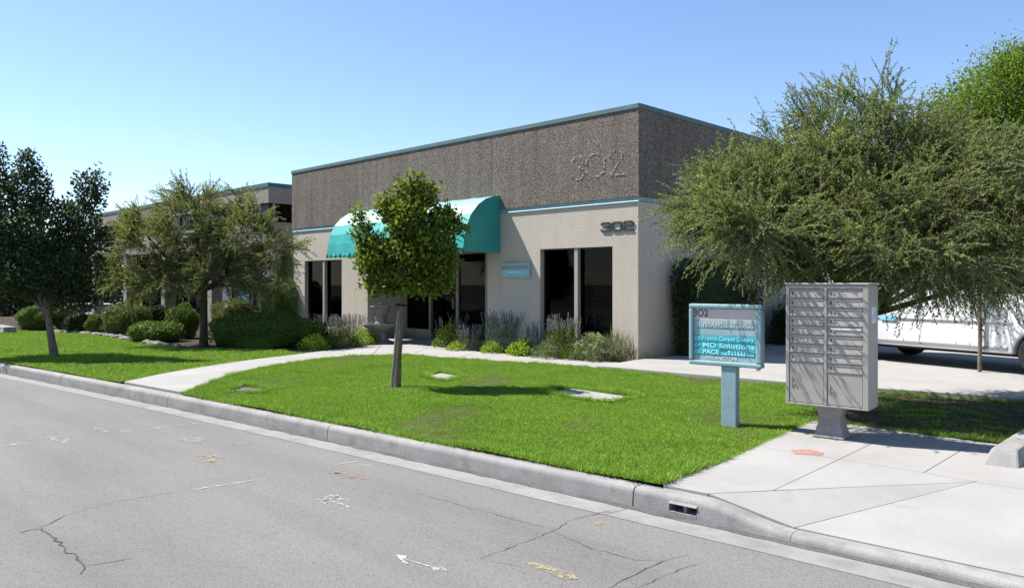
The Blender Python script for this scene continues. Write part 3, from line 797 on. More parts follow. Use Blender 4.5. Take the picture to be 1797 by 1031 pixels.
# dark raised numerals 302 on the stucco, near the corner
DIG = {'3': [[(0.0, .16), (0.0, .18), (.03, .205), (.19, .205), (.22, .18), (.22, .13), (.19, .105), (.07, .105)], [(.19, .105), (.22, .08), (.22, .025), (.19, 0), (.03, 0), (0, .025), (0, .05)]],
       '0': [[(.03, 0), (.19, 0), (.22, .03), (.22, .175), (.19, .205), (.03, .205), (0, .175), (0, .03), (.03, 0)]],
       '2': [[(0, .155), (0, .18), (.03, .205), (.19, .205), (.22, .18), (.22, .13), (.19, .105), (.04, .105), (0, .07), (0, 0), (.235, 0)]]}
for ch, x in (('3', -9.81), ('0', -9.53), ('2', -9.25)):
    mb = MB()
    for pl in DIG[ch]:
        q = np.array(pl, float); vs_ = []; fs_ = []; m_ = len(q); w_ = 0.024
        closed = ch == '0'
        for k_ in range(m_):
            a_ = q[k_ - 1] if k_ > 0 else (q[-2] if closed else q[0] * 2 - q[1]); b_ = q[k_ + 1] if k_ < m_ - 1 else (q[1] if closed else q[-1] * 2 - q[-2])
            t_ = (q[k_] - a_) / np.linalg.norm(q[k_] - a_) + (b_ - q[k_]) / np.linalg.norm(b_ - q[k_]); t_ /= np.linalg.norm(t_); nr_ = np.array([-t_[1], t_[0]]) * w_
            for sg_, yy_ in ((1, -0.026), (1, -0.004), (-1, -0.004), (-1, -0.026)):
                p_ = q[k_] + nr_ * sg_; vs_.append((x + p_[0], FY + yy_, 2.78 + p_[1] * 0.80))
        for k_ in range(m_ - 1):
            for e_ in range(4): fs_.append((k_ * 4 + e_, (k_ + 1) * 4 + e_, (k_ + 1) * 4 + (e_ + 1) % 4, k_ * 4 + (e_ + 1) % 4))
        if not closed: fs_ += [(0, 1, 2, 3), ((m_ - 1) * 4 + 3, (m_ - 1) * 4 + 2, (m_ - 1) * 4 + 1, (m_ - 1) * 4)]
        mb.add(vs_, fs_)
    obj('numeral', mb, M['blackpaint'], bld)

# ghost of an older 302 on the parapet: rough dabs of adhesive left along the strokes
def stroke(pts, n):
    pts = np.array(pts, float); L = np.r_[0, np.cumsum(np.linalg.norm(np.diff(pts, axis=0), axis=1))]
    t = np.linspace(0, L[-1], n); return np.stack([np.interp(t, L, pts[:, 0]), np.interp(t, L, pts[:, 1])], 1)


arc = lambda cx, cy, rx, ry, a0, a1, n=14: [(cx + rx * math.cos(R(a)), cy + ry * math.sin(R(a))) for a in np.linspace(a0, a1, n)]
ghost = [(stroke(arc(0.20, 0.37, 0.14, 0.12, 160, -80) + arc(0.20, 0.12, 0.16, 0.13, 80, -160), 24), 0.0, 0.80),
         (stroke(arc(0.24, 0.25, 0.25, 0.24, 0, 345, 24), 30), 0.42, 0.72), (stroke(arc(0.17, 0.37, 0.16, 0.12, 165, -30) + [(0.02, 0.01), (0.38, 0.0)], 26), 1.02, 0.85)]
rs_ = RS(5)
for pts, ox, keep in ghost:
    mb = MB()
    for k, (px, pz) in enumerate(pts):
        if rs_.rand() > keep: continue
        x = -10.62 + ox + px + rs_.normal(0, 0.006); z = 3.895 + pz + rs_.normal(0, 0.006); s = rs_.uniform(0.016, 0.030)
        q = []
        for j in range(7):
            a = 2 * math.pi * j / 7; rr = s * rs_.uniform(0.7, 1.25); q.append((x + rr * math.cos(a), FY - 0.034, z + rr * 1.15 * math.sin(a)))
        q.append((x, FY - 0.034 - s * 0.9, z))
        mb.add(q, [(j, (j + 1) % 7, 7) for j in range(7)])
    obj('adhesive_numeral', mb, M['adhesive'], bld, kind='stuff')

# curved vinyl awning
AX0, AX1 = -18.30, -12.76
prof = [(0.0, 3.74), (0.22, 3.72), (0.46, 3.64), (0.70, 3.49), (0.90, 3.28), (1.04, 3.02), (1.11, 2.76), (1.15, 2.50)]
aw = thing('awning', 'rounded teal vinyl awning with fringed edge over the recessed entrance', 'awning', ((AX0 + AX1) / 2, FY - o, 2.4))
mb = MB(); ncol = 9
xsA = np.linspace(AX0, AX1, ncol)
for j in range(len(prof) - 1):
    pass
vs_ = []; fs_ = []
for i in range(41):
    x = AX0 + (AX1 - AX0) * i / 40
    sag = 0.010 * (0.5 - 0.5 * math.cos(2 * math.pi * (i / 5.0)))
    for d, z in prof: vs_.append((x, FY - o - 0.004 - d * (1 - sag * 0.8), z - sag))
k = len(prof)
for i in range(40):
    for j in range(k - 1): fs_.append((i * k + j, i * k + j + 1, (i + 1) * k + j + 1, (i + 1) * k + j))
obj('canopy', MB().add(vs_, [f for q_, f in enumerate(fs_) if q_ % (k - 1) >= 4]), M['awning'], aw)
obj('sunlit_canopy', MB().add(vs_, [f for q_, f in enumerate(fs_) if q_ % (k - 1) < 4]), M['awning_sunlit'], aw)  # upper facets, their sunlight painted in by the paler colour
for x, nm in ((AX0, 0), (AX1, 1)):
    sidep = [(x, FY - o - 0.004 - d, z) for d, z in prof] + [(x, FY - o - 0.004 - 1.15, 2.42), (x, FY - o - 0.004, 2.42)]
    mb = MB().add(sidep, [tuple(range(len(sidep)))])
    obj('side_panel', mb, M['awnside'], aw)
# loose valance with small fringe
vs_ = []; fs_ = []; n = 180
for i in range(n + 1):
    x = AX0 + (AX1 - AX0) * i / n; wv = 0.012 * math.sin(i * 0.9) + 0.008 * math.sin(i * 0.37)
    zz = 2.40 + 0.018 * abs(math.sin(i * math.pi / 3)) + 0.006 * math.sin(i * 1.7)
    vs_ += [(x, FY - o - 1.158, 2.505), (x, FY - o - 1.165 + wv, 2.45), (x, FY - o - 1.162 + wv * 1.6, zz - 0.02)]
for i in range(n):
    for j in range(2): fs_.append((i * 3 + j, i * 3 + j + 1, (i + 1) * 3 + j + 1, (i + 1) * 3 + j))
obj('valance', MB().add(vs_, fs_), M['awning'], aw)
for x in np.linspace(AX0 + 0.02, AX1 - 0.02, 6):
    pth = [(x, FY - o - d * 0.985 - 0.004, z - 0.02) for d, z in prof]
    obj('frame_bow', MB().tube(pth, 0.012, 6), M['chrome'], aw)
obj('front_rail', MB().tube([(AX0, FY - o - 1.13, 2.49), (AX1, FY - o - 1.13, 2.49)], 0.014, 6), M['chrome'], aw)

# small two-tone name sign on the wall beside the entrance
ws = thing('wall_sign', 'small blue grey name sign on the stucco wall right of the awning', 'sign', (-12.26, FY, 1.84))
obj('board', MB().box(-12.71, -11.81, FY - 0.05, FY - 0.004, 1.84, 2.18), M['panel_grey'], ws, bevel=0.008)
obj('upper_strip', MB().box(-12.67, -11.87, FY - 0.054, FY - 0.052, 2.04, 2.11), M['trimgrey'], ws)
obj('blue_strip', MB().box(-12.66, -11.87, FY - 0.054, FY - 0.052, 1.90, 2.01), M['stripeblue'], ws)
obj('upper_lettering', blurred_lines(MB(), -12.64, -11.9, 2.045, 2.105, FY - 0.056, 1, 0.045), M['panel_grey'], ws, kind='stuff')
obj('lower_lettering', blurred_lines(MB(), -12.62, -12.05, 1.93, 1.99, FY - 0.056, 1, 0.045), M['paletext'], ws, kind='stuff')

# ------------------------------------------------------------------ second building, to the left
b2 = thing('office_building', 'tan two storey office building with dark window band behind the spreading tree', 'building', (-34.9, 13.6, 0.0))
X2L, X2R, Y2, Y2B, H2 = -44.4, -25.43, 13.6, 30.0, 5.22
def ringr(d, z): return [(X2L - d, Y2 - d, z), (X2R + d, Y2 - d, z), (X2R + d, Y2B + d, z), (X2L - d, Y2B + d, z)]
def band(name, z0, z1, mat_, d=0.0, thick=None):
    a, b = ringr(d, z0), ringr(d, z1); c, e = ringr(d - 0.3, z0), ringr(d - 0.3, z1)
    mb_ = MB().add(a + b + c + e, [(i, (i + 1) % 4, 4 + (i + 1) % 4, 4 + i) for i in range(4)] + [(4 + i, 4 + (i + 1) % 4, 12 + (i + 1) % 4, 12 + i) for i in range(4)] + [(i, 8 + i, 8 + (i + 1) % 4, (i + 1) % 4) for i in range(4)])
    return obj(name, mb_, mat_, b2)
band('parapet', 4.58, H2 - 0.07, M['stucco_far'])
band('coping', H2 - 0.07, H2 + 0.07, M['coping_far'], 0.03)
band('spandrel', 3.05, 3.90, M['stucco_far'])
wb_ = obj('window_band', MB().box(X2L + 0.25, X2R - 0.2, Y2 + 0.22, Y2 + 0.24, 3.88, 4.60), M['darkframe'], b2)
wide = 1.45; nx = int((X2R - X2L - 0.5) / wide)
for i in range(nx):
    a = X2L + 0.28 + i * (X2R - X2L - 0.5) / nx
    p = obj('window', MB().box(a + 0.03, a + (X2R - X2L - 0.5) / nx - 0.03, Y2 + 0.17, Y2 + 0.215, 3.90, 4.58), M['glass'], b2)
    obj('mullion', MB().box(a - 0.03, a + 0.03, Y2 + 0.12, Y2 + 0.218, 3.90, 4.58), M['darkframe'], p)
wb2 = obj('window_band', MB().box(X2R - 0.24, X2R - 0.22, Y2 + 0.25, Y2B - 0.3, 3.88, 4.60), M['darkframe'], b2)
for i in range(10):
    a = Y2 + 0.3 + i * 1.45
    p = obj('window', MB().box(X2R - 0.218, X2R - 0.18, a + 0.03, a + 1.42, 3.90, 4.58), M['glass'], b2)
    obj('mullion', MB().box(X2R - 0.219, X2R - 0.12, a - 0.03, a + 0.03, 3.90, 4.58), M['frame'], p)
GYF = Y2 + 1.6
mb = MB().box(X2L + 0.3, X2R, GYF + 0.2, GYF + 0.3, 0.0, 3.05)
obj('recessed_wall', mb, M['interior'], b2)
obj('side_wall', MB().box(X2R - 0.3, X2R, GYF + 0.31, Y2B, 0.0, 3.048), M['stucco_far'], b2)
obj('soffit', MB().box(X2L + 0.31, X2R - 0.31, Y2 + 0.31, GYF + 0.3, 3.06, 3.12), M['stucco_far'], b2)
for i in range(12):
    a = X2L + 0.5 + i * 1.56
    p = obj('window', MB().box(a, a + 1.46, GYF + 0.12, GYF + 0.19, 0.55, 2.7), M['glass'], b2)
    obj('mullion', MB().box(a - 0.05, a, GYF + 0.05, GYF + 0.19, 0.1, 3.05), M['frame'], p)
for i in range(5):
    a = X2L + 0.02 + i * 4.62
    obj('column', MB().box(a, a + 0.46, Y2 + 0.03, Y2 + 0.49, -1.3, 3.048), M['stucco_far'], b2, bevel=0.02)
for i in (7, 8):
    obj('window_reflection', MB().box(X2L + 0.7 + i * 1.56, X2L + 1.7 + i * 1.56, GYF + 0.08, GYF + 0.10, 0.75, 1.55), M['stripeblue'] if i == 8 else M['white_vinyl'], b2)  # pale and blue reflections in the glass, painted as flat panels
obj('roof', MB().box(X2L + 0.31, X2R - 0.31, Y2 + 0.31, Y2B - 0.31, 4.7, 4.8), M['roof'], b2)

# ------------------------------------------------------------------ fountain by the entrance
fx, fy = -16.40, 11.92
ft = thing('fountain', 'weathered two tier cast stone fountain beside the recessed entrance', 'fountain', (fx, fy, 0.15))
obj('basin', MB().lathe([(0.0, 0.0), (0.30, 0.0), (0.30, 0.06), (0.20, 0.10), (0.17, 0.26), (0.24, 0.34), (0.42, 0.44), (0.46, 0.49), (0.46, 0.53), (0.42, 0.53), (0.36, 0.46), (0.10, 0.45)], 32), M['fountain'], ft, world=False, smooth=False)
obj('pedestal', MB().lathe([(0.15, 0.45), (0.17, 0.50), (0.13, 0.58), (0.16, 0.72), (0.12, 0.76)], 20), M['fountain'], ft, world=False)
obj('upper_bowl', MB().lathe([(0.10, 0.70), (0.17, 0.74), (0.22, 0.83), (0.245, 0.92), (0.27, 0.94), (0.27, 0.975), (0.22, 0.975), (0.19, 0.93), (0.05, 0.93)], 28), M['fountain'], ft, world=False)
obj('finial', MB().lathe([(0.05, 0.92), (0.06, 0.97), (0.035, 1.0), (0.05, 1.04), (0.0, 1.08)], 14), M['fountain'], ft, world=False)

# ------------------------------------------------------------------ monument sign
sx, sy, _ = G(1280, 748)
rz = math.atan2(0.095, 0.99)
sg = thing('directory_sign', 'pale blue framed tenant directory sign on a peeling post in the lawn', 'sign', (sx, sy, 0.15), rz=rz)
# local frame: x to the right along the board, y away from the viewer, z up; ground at 0
BW0, BW1, BZ0, BZ1 = -0.475, 0.365, 0.655, 1.335
obj('post', MB().box(-0.095, 0.075, 0.0, 0.10, -0.2, BZ0), M['postpaint'], sg, world=False, bevel=0.006)
F_ = 0.05
for a, b, c, d in ((BW0, BW1, BZ1 - F_, BZ1), (BW0, BW1, BZ0, BZ0 + F_), (BW0, BW0 + F_, BZ0 + F_, BZ1 - F_), (BW1 - F_ - 0.015, BW1, BZ0 + F_, BZ1 - F_)):
    obj('frame_rail', MB().box(a, b, -0.018, 0.085, c, d), M['signpaint'], sg, world=False, bevel=0.014)
obj('back_board', MB().box(BW0 + 0.02, BW1 - 0.02, 0.02, 0.06, BZ0 + 0.02, BZ1 - 0.02), M['panel_grey'], sg, world=False)
x0, x1 = BW0 + F_ + 0.002, BW1 - F_ - 0.017
inner0, inner1 = BZ0 + F_, BZ1 - F_
rows = [('panel_pink', 0.168), ('panel_grey', 0.105), ('panel_grey', 0.098), ('panel_cyan', 0.092), ('panel_cyan', 0.092), ('panel_cyan', 0.088), ('panel_grey', 0.08)]
tot = sum(r[1] for r in rows); sc = (inner1 - inner0) / tot
z = inner1; tops = []
for k, (mname, h) in enumerate(rows):
    h *= sc; yo = 0.012 - (0.003 if k % 2 else 0.0)
    p = obj('name_strip', MB().box(x0, x1, yo, 0.019, z - h + 0.002, z - 0.002), M[mname], sg, world=False, bevel=0.002)
    tops.append((z, h, yo, p)); z -= h


def sign_text(row, body, xa, xb, za, zb, mat_, shear=0.0, bold=0.0):
    zt, h, yo, p = tops[row]
    me = fit_text(text_mesh(body, 0.1, 0.001, shear, bold=bold), (xb - xa) * (x1 - x0), (zb - za) * h)
    me.transform(Matrix.Translation((x0 + xa * (x1 - x0), yo - 0.0025, zt - h + za * h)) @ Matrix.Rotation(R(90), 4, 'X'))
    obj('lettering', me, mat_, p, world=False)


sign_text(0, '3O2', 0.0, 0.235, 0.32, 0.92, M['blackpaint'], bold=0.001)
sign_text(1, '01', 0.03, 0.10, 0.30, 0.72, M['paletext'])
sign_text(1, 'MAXWELL STUDIOS', 0.16, 0.96, 0.22, 0.84, M['white_vinyl'], 0.15, bold=0.0)
sign_text(3, '03', 0.02, 0.10, 0.20, 0.80, M['cyantext'])
sign_text(3, 'Fresno Carpet Gallery', 0.145, 0.965, 0.10, 0.86, M['cyantext'], bold=0.001)
sign_text(4, '04', 0.02, 0.10, 0.20, 0.80, M['cyantext'])
sign_text(4, 'MD Solutions', 0.15, 0.97, 0.14, 0.90, M['cyantext'], bold=0.002)
sign_text(5, '05', 0.02, 0.10, 0.20, 0.80, M['cyantext'])
sign_text(5, 'PACE', 0.15, 0.42, 0.16, 0.86, M['cyantext'], bold=0.003)
sign_text(6, 'MELANCTON', 0.20, 0.70, 0.26, 0.82, M['paletext'], 0.15, bold=0.0)
zt, h, yo, p = tops[5]; mb = MB(); rs_ = RS(8)
blurred_lines(mb, x0 + 0.46 * (x1 - x0), x0 + 0.97 * (x1 - x0), zt - h + 0.10 * h, zt - 0.12 * h, yo - 0.003, 2, 0.026)
obj('small_lettering', mb, M['cyantext'], p, world=False, kind='stuff')
obj('loose_wire', MB().tube([(x0 + t * (x1 - x0), yo - 0.006, zt + 0.012 - 0.06 * max(0, t - 0.55) ** 1.6 * 2.2) for t in np.linspace(0.4, 1.0, 10)], 0.003, 5), M['mailgap'], p, world=False)
obj('bolt', MB().tube([(BW1 - 0.03, -0.045, BZ0 + 0.0), (BW1 - 0.03, -0.015, BZ0 + 0.0)], 0.022, 10), M['pedestal'], sg, world=False)

# ------------------------------------------------------------------ cluster mailbox
mx_, my_, _ = G(1460, 766)
mbx = thing('cluster_mailbox', 'taupe metal cluster mailbox with two columns of locked doors on a pedestal', 'mailbox', (mx_, my_, 0.152), rz=math.atan2(0.095, 0.99))
WM, DM, ZB, ZT = 0.80, 0.36, 0.325, 1.545
yF = -DM / 2 - 0.02
obj('cabinet', MB().box(-WM / 2, WM / 2, yF + 0.02, yF + DM, ZB, ZT), M['mailbox'], mbx, world=False, bevel=0.012)
obj('roof_lip', MB().box(-WM / 2 - 0.012, WM / 2 + 0.012, yF - 0.012, yF + DM + 0.012, ZT + 0.001, ZT + 0.022), M['mailbox'], mbx, world=False, bevel=0.008)
for a, b in ((-WM / 2, -WM / 2 + 0.035), (-0.018, 0.012), (WM / 2 - 0.05, WM / 2)):
    obj('front_stile', MB().box(a, b, yF - 0.004, yF + 0.019, ZB + 0.022, ZT - 0.036), M['mailbox'], mbx, world=False, bevel=0.004)
obj('front_rail', MB().box(-WM / 2, WM / 2, yF - 0.004, yF + 0.019, ZB + 0.002, ZB + 0.021), M['mailbox'], mbx, world=False, bevel=0.004)
obj('front_rail', MB().box(-WM / 2, WM / 2, yF - 0.004, yF + 0.019, ZT - 0.035, ZT - 0.002), M['mailbox'], mbx, world=False, bevel=0.004)
for col, (a, b) in enumerate(((-WM / 2 + 0.039, -0.022), (0.016, WM / 2 - 0.054))):
    nrow = 8 if col == 0 else 9
    top = ZT - 0.04; hh = 0.0925
    for r_ in range(nrow):
        z1_ = top - r_ * hh; z0_ = z1_ - hh
        slot = col == 1 and r_ == 4
        dr = obj('mail_door', MB().add([(a, yF + 0.004, z0_ + 0.004), (b, yF + 0.004, z0_ + 0.004), (b, yF + 0.0, z0_ + 0.016), (a, yF + 0.0, z0_ + 0.016), (b, yF + 0.009, z1_ - 0.004), (a, yF + 0.009, z1_ - 0.004), (a, yF + 0.019, z0_ + 0.004), (b, yF + 0.019, z0_ + 0.004), (b, yF + 0.019, z1_ - 0.004), (a, yF + 0.019, z1_ - 0.004)],
                        [(0, 1, 2, 3), (3, 2, 4, 5), (0, 6, 7, 1), (5, 4, 8, 9), (1, 7, 8, 4, 2), (0, 3, 5, 9, 6)]), M['mailbox'], mbx, world=False)
        obj('door_lip', MB().box(a, b, yF - 0.006, yF - 0.0005, z0_ + 0.003, z0_ + 0.013), M['mailbox'], dr, world=False, bevel=0.002)
        if slot:
            obj('mail_slot', MB().box(a + 0.03, b - 0.01, yF - 0.004, yF + 0.001, z1_ - 0.035, z1_ - 0.014), M['white_vinyl'], dr, world=False)
        obj('lock', MB().tube([(a + 0.055, yF - 0.006, (z0_ + z1_) / 2 + 0.004), (a + 0.055, yF + 0.008, (z0_ + z1_) / 2 + 0.004)], 0.010, 10), M['chrome'], dr, world=False)
        obj('number_plate', MB().box(a + 0.022, a + 0.040, yF - 0.001, yF + 0.006, (z0_ + z1_) / 2 - 0.012, (z0_ + z1_) / 2 + 0.014), M['mailgap'], dr, world=False)
    z1_ = top - nrow * hh; z0_ = ZB + 0.024
    pd = obj('parcel_door', MB().box(a, b, yF + 0.001, yF + 0.019, z0_ + 0.003, z1_ - 0.004), M['mailbox'], mbx, world=False, bevel=0.003)
    obj('lock', MB().tube([(a + 0.05, yF - 0.010, z0_ + 0.46 * (z1_ - z0_)), (a + 0.05, yF + 0.002, z0_ + 0.46 * (z1_ - z0_))], 0.013, 10), M['chrome'], pd, world=False)
    obj('key_tab', MB().box(a + 0.012, a + 0.030, yF - 0.008, yF, z0_ + 0.38 * (z1_ - z0_), z0_ + 0.62 * (z1_ - z0_)), M['chrome'], pd, world=False, bevel=0.003)
mb = MB(); vs_ = []; fs_ = []
for i, (w_, d_, z_) in enumerate([(0.155, 0.14, 0.0), (0.155, 0.14, 0.015), (0.138, 0.12, 0.05), (0.115, 0.10, 0.14), (0.105, 0.09, 0.21), (0.125, 0.10, 0.28), (0.13, 0.11, 0.326)]):
    vs_ += [(-w_, -d_, z_), (w_, -d_, z_), (w_, d_, z_), (-w_, d_, z_)]
for i in range(6):
    for j in range(4): fs_.append((i * 4 + j, i * 4 + (j + 1) % 4, (i + 1) * 4 + (j + 1) % 4, (i + 1) * 4 + j))
fs_.append((3, 2, 1, 0))
obj('pedestal', mb.add(vs_, fs_), M['pedestal'], mbx, world=False, bevel=0.015)
st = obj('side_sticker', MB().box(WM / 2, WM / 2 + 0.002, yF + 0.11, yF + 0.27, 1.17, 1.33), M['white_vinyl'], mbx, world=False)
obj('sticker_emblem', MB().add([(WM / 2 + 0.003, yF + 0.13, 1.20), (WM / 2 + 0.003, yF + 0.22, 1.20), (WM / 2 + 0.003, yF + 0.25, 1.31), (WM / 2 + 0.003, yF + 0.17, 1.25)], [(0, 1, 2, 3)]), M['stripeblue'], st, world=False)

# ------------------------------------------------------------------ vehicles
def wheel(parent, x, y, r, w, rim='chrome', name='wheel'):
    wv = bpy.data.objects.new(name, None); COL.objects.link(wv); wv.parent = parent; wv.location = (x, y, r); wv.empty_display_size = 0.1
    prof_ = [(r * 0.62, -w / 2), (r * 0.92, -w / 2), (r, -w / 2 + 0.03), (r, w / 2 - 0.03), (r * 0.92, w / 2), (r * 0.62, w / 2)]
    mb_ = MB(); n = 28; vs_ = []; fs_ = []
    for rr, yy in prof_:
        for k in range(n):
            a = 2 * math.pi * k / n; vs_.append((rr * math.cos(a), yy, rr * math.sin(a)))
    for i in range(len(prof_) - 1):
        for k in range(n): fs_.append((i * n + k, i * n + (k + 1) % n, (i + 1) * n + (k + 1) % n, (i + 1) * n + k))
    obj('tyre', mb_.add(vs_, fs_), M['rubber'], wv, world=False, smooth=False)
    mb_ = MB(); vs_ = []; fs_ = []
    pr = [(0.0, -w / 2 + 0.02), (r * 0.18, -w / 2 + 0.015), (r * 0.22, -w / 2 + 0.05), (r * 0.50, -w / 2 + 0.06), (r * 0.60, -w / 2 + 0.012), (r * 0.63, -w / 2 + 0.005), (r * 0.63, w / 2 - 0.005), (r * 0.60, w / 2 - 0.012), (r * 0.5, w / 2 - 0.06), (r * 0.2, w / 2 - 0.05), (0.0, w / 2 - 0.02)]
    for rr, yy in pr:
        for k in range(n):
            a = 2 * math.pi * k / n; vs_.append((rr * math.cos(a), yy, rr * math.sin(a)))
    for i in range(len(pr) - 1):
        for k in range(n): fs_.append((i * n + k, i * n + (k + 1) % n, (i + 1) * n + (k + 1) % n, (i + 1) * n + k))
    obj('rim', mb_.add(vs_, fs_), M[rim], wv, world=False)
    return wv


def arch(cx, r, z0, n=12):
    """arch cut in a bottom edge at height z0, going from +x to -x"""
    return [(cx + r * math.cos(a), z0 + r * math.sin(a)) for a in np.linspace(0, math.pi, n)]


def side_solid(prof_, halfw, taper=None):
    """profile (x,z) swept across the width; taper(z) gives the half width at a height"""
    tp = taper or (lambda z: halfw)
    n = len(prof_)
    vs_ = [(x, -tp(z), z) for x, z in prof_] + [(x, tp(z), z) for x, z in prof_]
    fs_ = [tuple(range(n)), tuple(range(2 * n - 1, n - 1, -1))] + [(i, n + i, n + (i + 1) % n, (i + 1) % n) for i in range(n)]
    return MB().add(vs_, fs_)


# white panel van: local +x is the front, -y the side towards the camera
va, vb_ = np.array([-5.336, 15.481]), np.array([-2.857, 14.687])
dirv = (vb_ - va) / np.linalg.norm(vb_ - va); nrm = np.array([-dirv[1], dirv[0]])
vo = vb_ + dirv * (-1.44) + nrm * 0.98
van = thing('parked_van', 'white panel van with pale blue decal parked on the forecourt behind the mailbox', 'van', (vo[0], vo[1], 0.222), rz=math.atan2(dirv[1], dirv[0]))
tw = lambda z: 0.98 - max(0, z - 1.15) * 0.075
FWX, RWX = 1.72, -1.75
body = [(-2.75, 0.36), (-2.80, 0.55), (-2.78, 1.2), (-2.68, 2.05), (-2.55, 2.16), (1.05, 2.18), (1.25, 2.10), (1.95, 1.36), (2.72, 1.12), (2.86, 0.95), (2.90, 0.55), (2.82, 0.34)]
bottom = list(arch(FWX, 0.40, 0.33)) + list(arch(RWX, 0.40, 0.33))
obj('body', side_solid(body + bottom, 0.98, tw), M['vanpaint'], van, world=False, bevel=0.035, seg=3)
obj('underbody', MB().box(-2.6, 2.7, -0.85, 0.85, 0.28, 0.60), M['rubber'], van, world=False)
for x in (FWX, RWX):
    for y in (-0.86, 0.86): wheel(van, x, y, 0.335, 0.22)
side = lambda x, z, off=0.003: (x, -tw(z) - off, z)
def side_patch(name, pts, mat_, off=0.004, parent=van):
    return obj(name, MB().add([side(x, z, off) for x, z in pts] + [side(x, z, off - 0.012) for x, z in pts], [tuple(range(len(pts))), *[(i, (i + 1) % len(pts), len(pts) + (i + 1) % len(pts), len(pts) + i) for i in range(len(pts))]]), mat_, parent, world=False)
dw = side_patch('door_window', [(0.75, 1.33), (1.86, 1.33), (1.30, 1.98), (0.75, 1.98)], M['carglass'])
side_patch('side_moulding', [(-2.66, 0.845), (1.32, 0.845), (1.30, 0.895), (-2.66, 0.895)], M['vanpaint'], 0.022)
side_patch('blue_decal', [(-1.10, 0.80), (-0.76, 0.80), (-0.76, 0.90), (-1.10, 0.90)], M['stripeblue'], 0.024)
side_patch('lower_moulding', [(-1.28, 0.39), (1.24, 0.39), (1.24, 0.43), (-1.28, 0.43)], M['trimgrey'], 0.012)
for x in (-0.62, 0.38, 0.62, 1.93):
    zt_ = 2.05 if x < 1.2 else 1.30
    side_patch('door_seam', [(x - 0.006, 0.42), (x + 0.006, 0.42), (x + 0.006, zt_), (x - 0.006, zt_)], M['seam'], 0.002)
side_patch('door_handle', [(0.70, 1.12), (0.88, 1.12), (0.88, 1.16), (0.70, 1.16)], M['trimgrey'], 0.03)
side_patch('door_handle', [(-0.50, 1.12), (-0.32, 1.12), (-0.32, 1.16), (-0.50, 1.16)], M['trimgrey'], 0.03)
side_patch('indicator_lamp', [(2.55, 0.86), (2.78, 0.86), (2.74, 1.02), (2.55, 1.02)], M['lampclear'], 0.006)
side_patch('tail_lamp', [(-2.76, 0.95), (-2.66, 0.95), (-2.66, 1.45), (-2.72, 1.45)], M['lampred'], 0.006)
obj('windshield', MB().add([(1.30, -0.80, 2.06), (1.30, 0.80, 2.06), (1.98, 0.86, 1.36), (1.98, -0.86, 1.36)], [(0, 1, 2, 3)]), M['carglass'], van, world=False)
obj('front_bumper', MB().box(2.80, 2.97, -0.94, 0.94, 0.40, 0.62), M['trimgrey'], van, world=False, bevel=0.03)
obj('side_mirror', MB().box(1.62, 1.74, -1.18, -0.99, 1.34, 1.60), M['rubber'], van, world=False, bevel=0.02)


def sedan(label, loc, rz_, paint, group):
    c = thing('parked_car', label, 'car', loc, group, rz_)
    low = [(-2.25, 0.30), (-2.30, 0.62), (-2.20, 0.90), (-1.45, 0.96), (0.95, 0.95), (1.95, 0.82), (2.22, 0.66), (2.25, 0.32)] + arch(1.38, 0.36, 0.26, 9) + arch(-1.32, 0.36, 0.26, 9)
    obj('body', side_solid(low, 0.88, lambda z: 0.88 - max(0, 0.45 - z) * 0.15), paint, c, world=False, bevel=0.05, seg=3)
    cab = lambda z: 0.82 - max(0, z - 0.9) * 0.42
    obj('cabin_glass', side_solid([(-1.62, 0.93), (-0.95, 1.36), (0.15, 1.38), (1.05, 0.93)], 0.8, cab), M['carglass'], c, world=False, bevel=0.02)
    obj('roof', MB().add([(-1.0, -0.62, 1.37), (0.22, -0.62, 1.385), (0.22, 0.62, 1.385), (-1.0, 0.62, 1.37), (-0.9, -0.56, 1.425), (0.05, -0.56, 1.435), (0.05, 0.56, 1.435), (-0.9, 0.56, 1.425)], [(0, 3, 2, 1), (4, 5, 6, 7), (0, 1, 5, 4), (1, 2, 6, 5), (2, 3, 7, 6), (3, 0, 4, 7)]), paint, c, world=False)
    for s in (-1, 1):
        for pts in ([(-1.68, 0.95), (-1.58, 0.95), (-0.92, 1.385), (-1.02, 1.385)], [(1.0, 0.95), (1.1, 0.95), (0.24, 1.395), (0.12, 1.395)], [(-0.32, 0.95), (-0.24, 0.95), (-0.22, 1.385), (-0.32, 1.385)]):
            obj('roof_pillar', MB().add([(x, s * (cab(z) + 0.004), z) for x, z in pts] + [(x, s * (cab(z) - 0.03), z) for x, z in pts], [(0, 1, 2, 3), (7, 6, 5, 4), (0, 4, 5, 1), (1, 5, 6, 2), (2, 6, 7, 3), (3, 7, 4, 0)]), paint, c, world=False)
    for x in (1.38, -1.32):
        for y in (-0.78, 0.78): wheel(c, x, y, 0.31, 0.19)
    for y in (-0.6, 0.6):
        obj('headlight', MB().box(2.10, 2.22, y - 0.18, y + 0.18, 0.60, 0.72), M['lampclear'], c, world=False, bevel=0.02)
        obj('tail_lamp', MB().box(-2.31, -2.22, y - 0.18, y + 0.18, 0.66, 0.80), M['lampred'], c, world=False, bevel=0.02)
    return c


p = D(141, 548, 44); sedan('silver rose sedan parked beyond the clipped shrubs at far left', (p[0], p[1], -0.86), R(160), M['silverpaint'], 'cars parked beyond the shrubs')
p = D(160, 548, 47); sedan('white car partly hidden behind the tan corner column', (p[0], p[1], -0.95), R(200), M['vanpaint'], 'cars parked beyond the shrubs')

# ------------------------------------------------------------------ foliage tools
def unit(v): return v / np.maximum(1e-9, np.linalg.norm(v, axis=-1, keepdims=True))


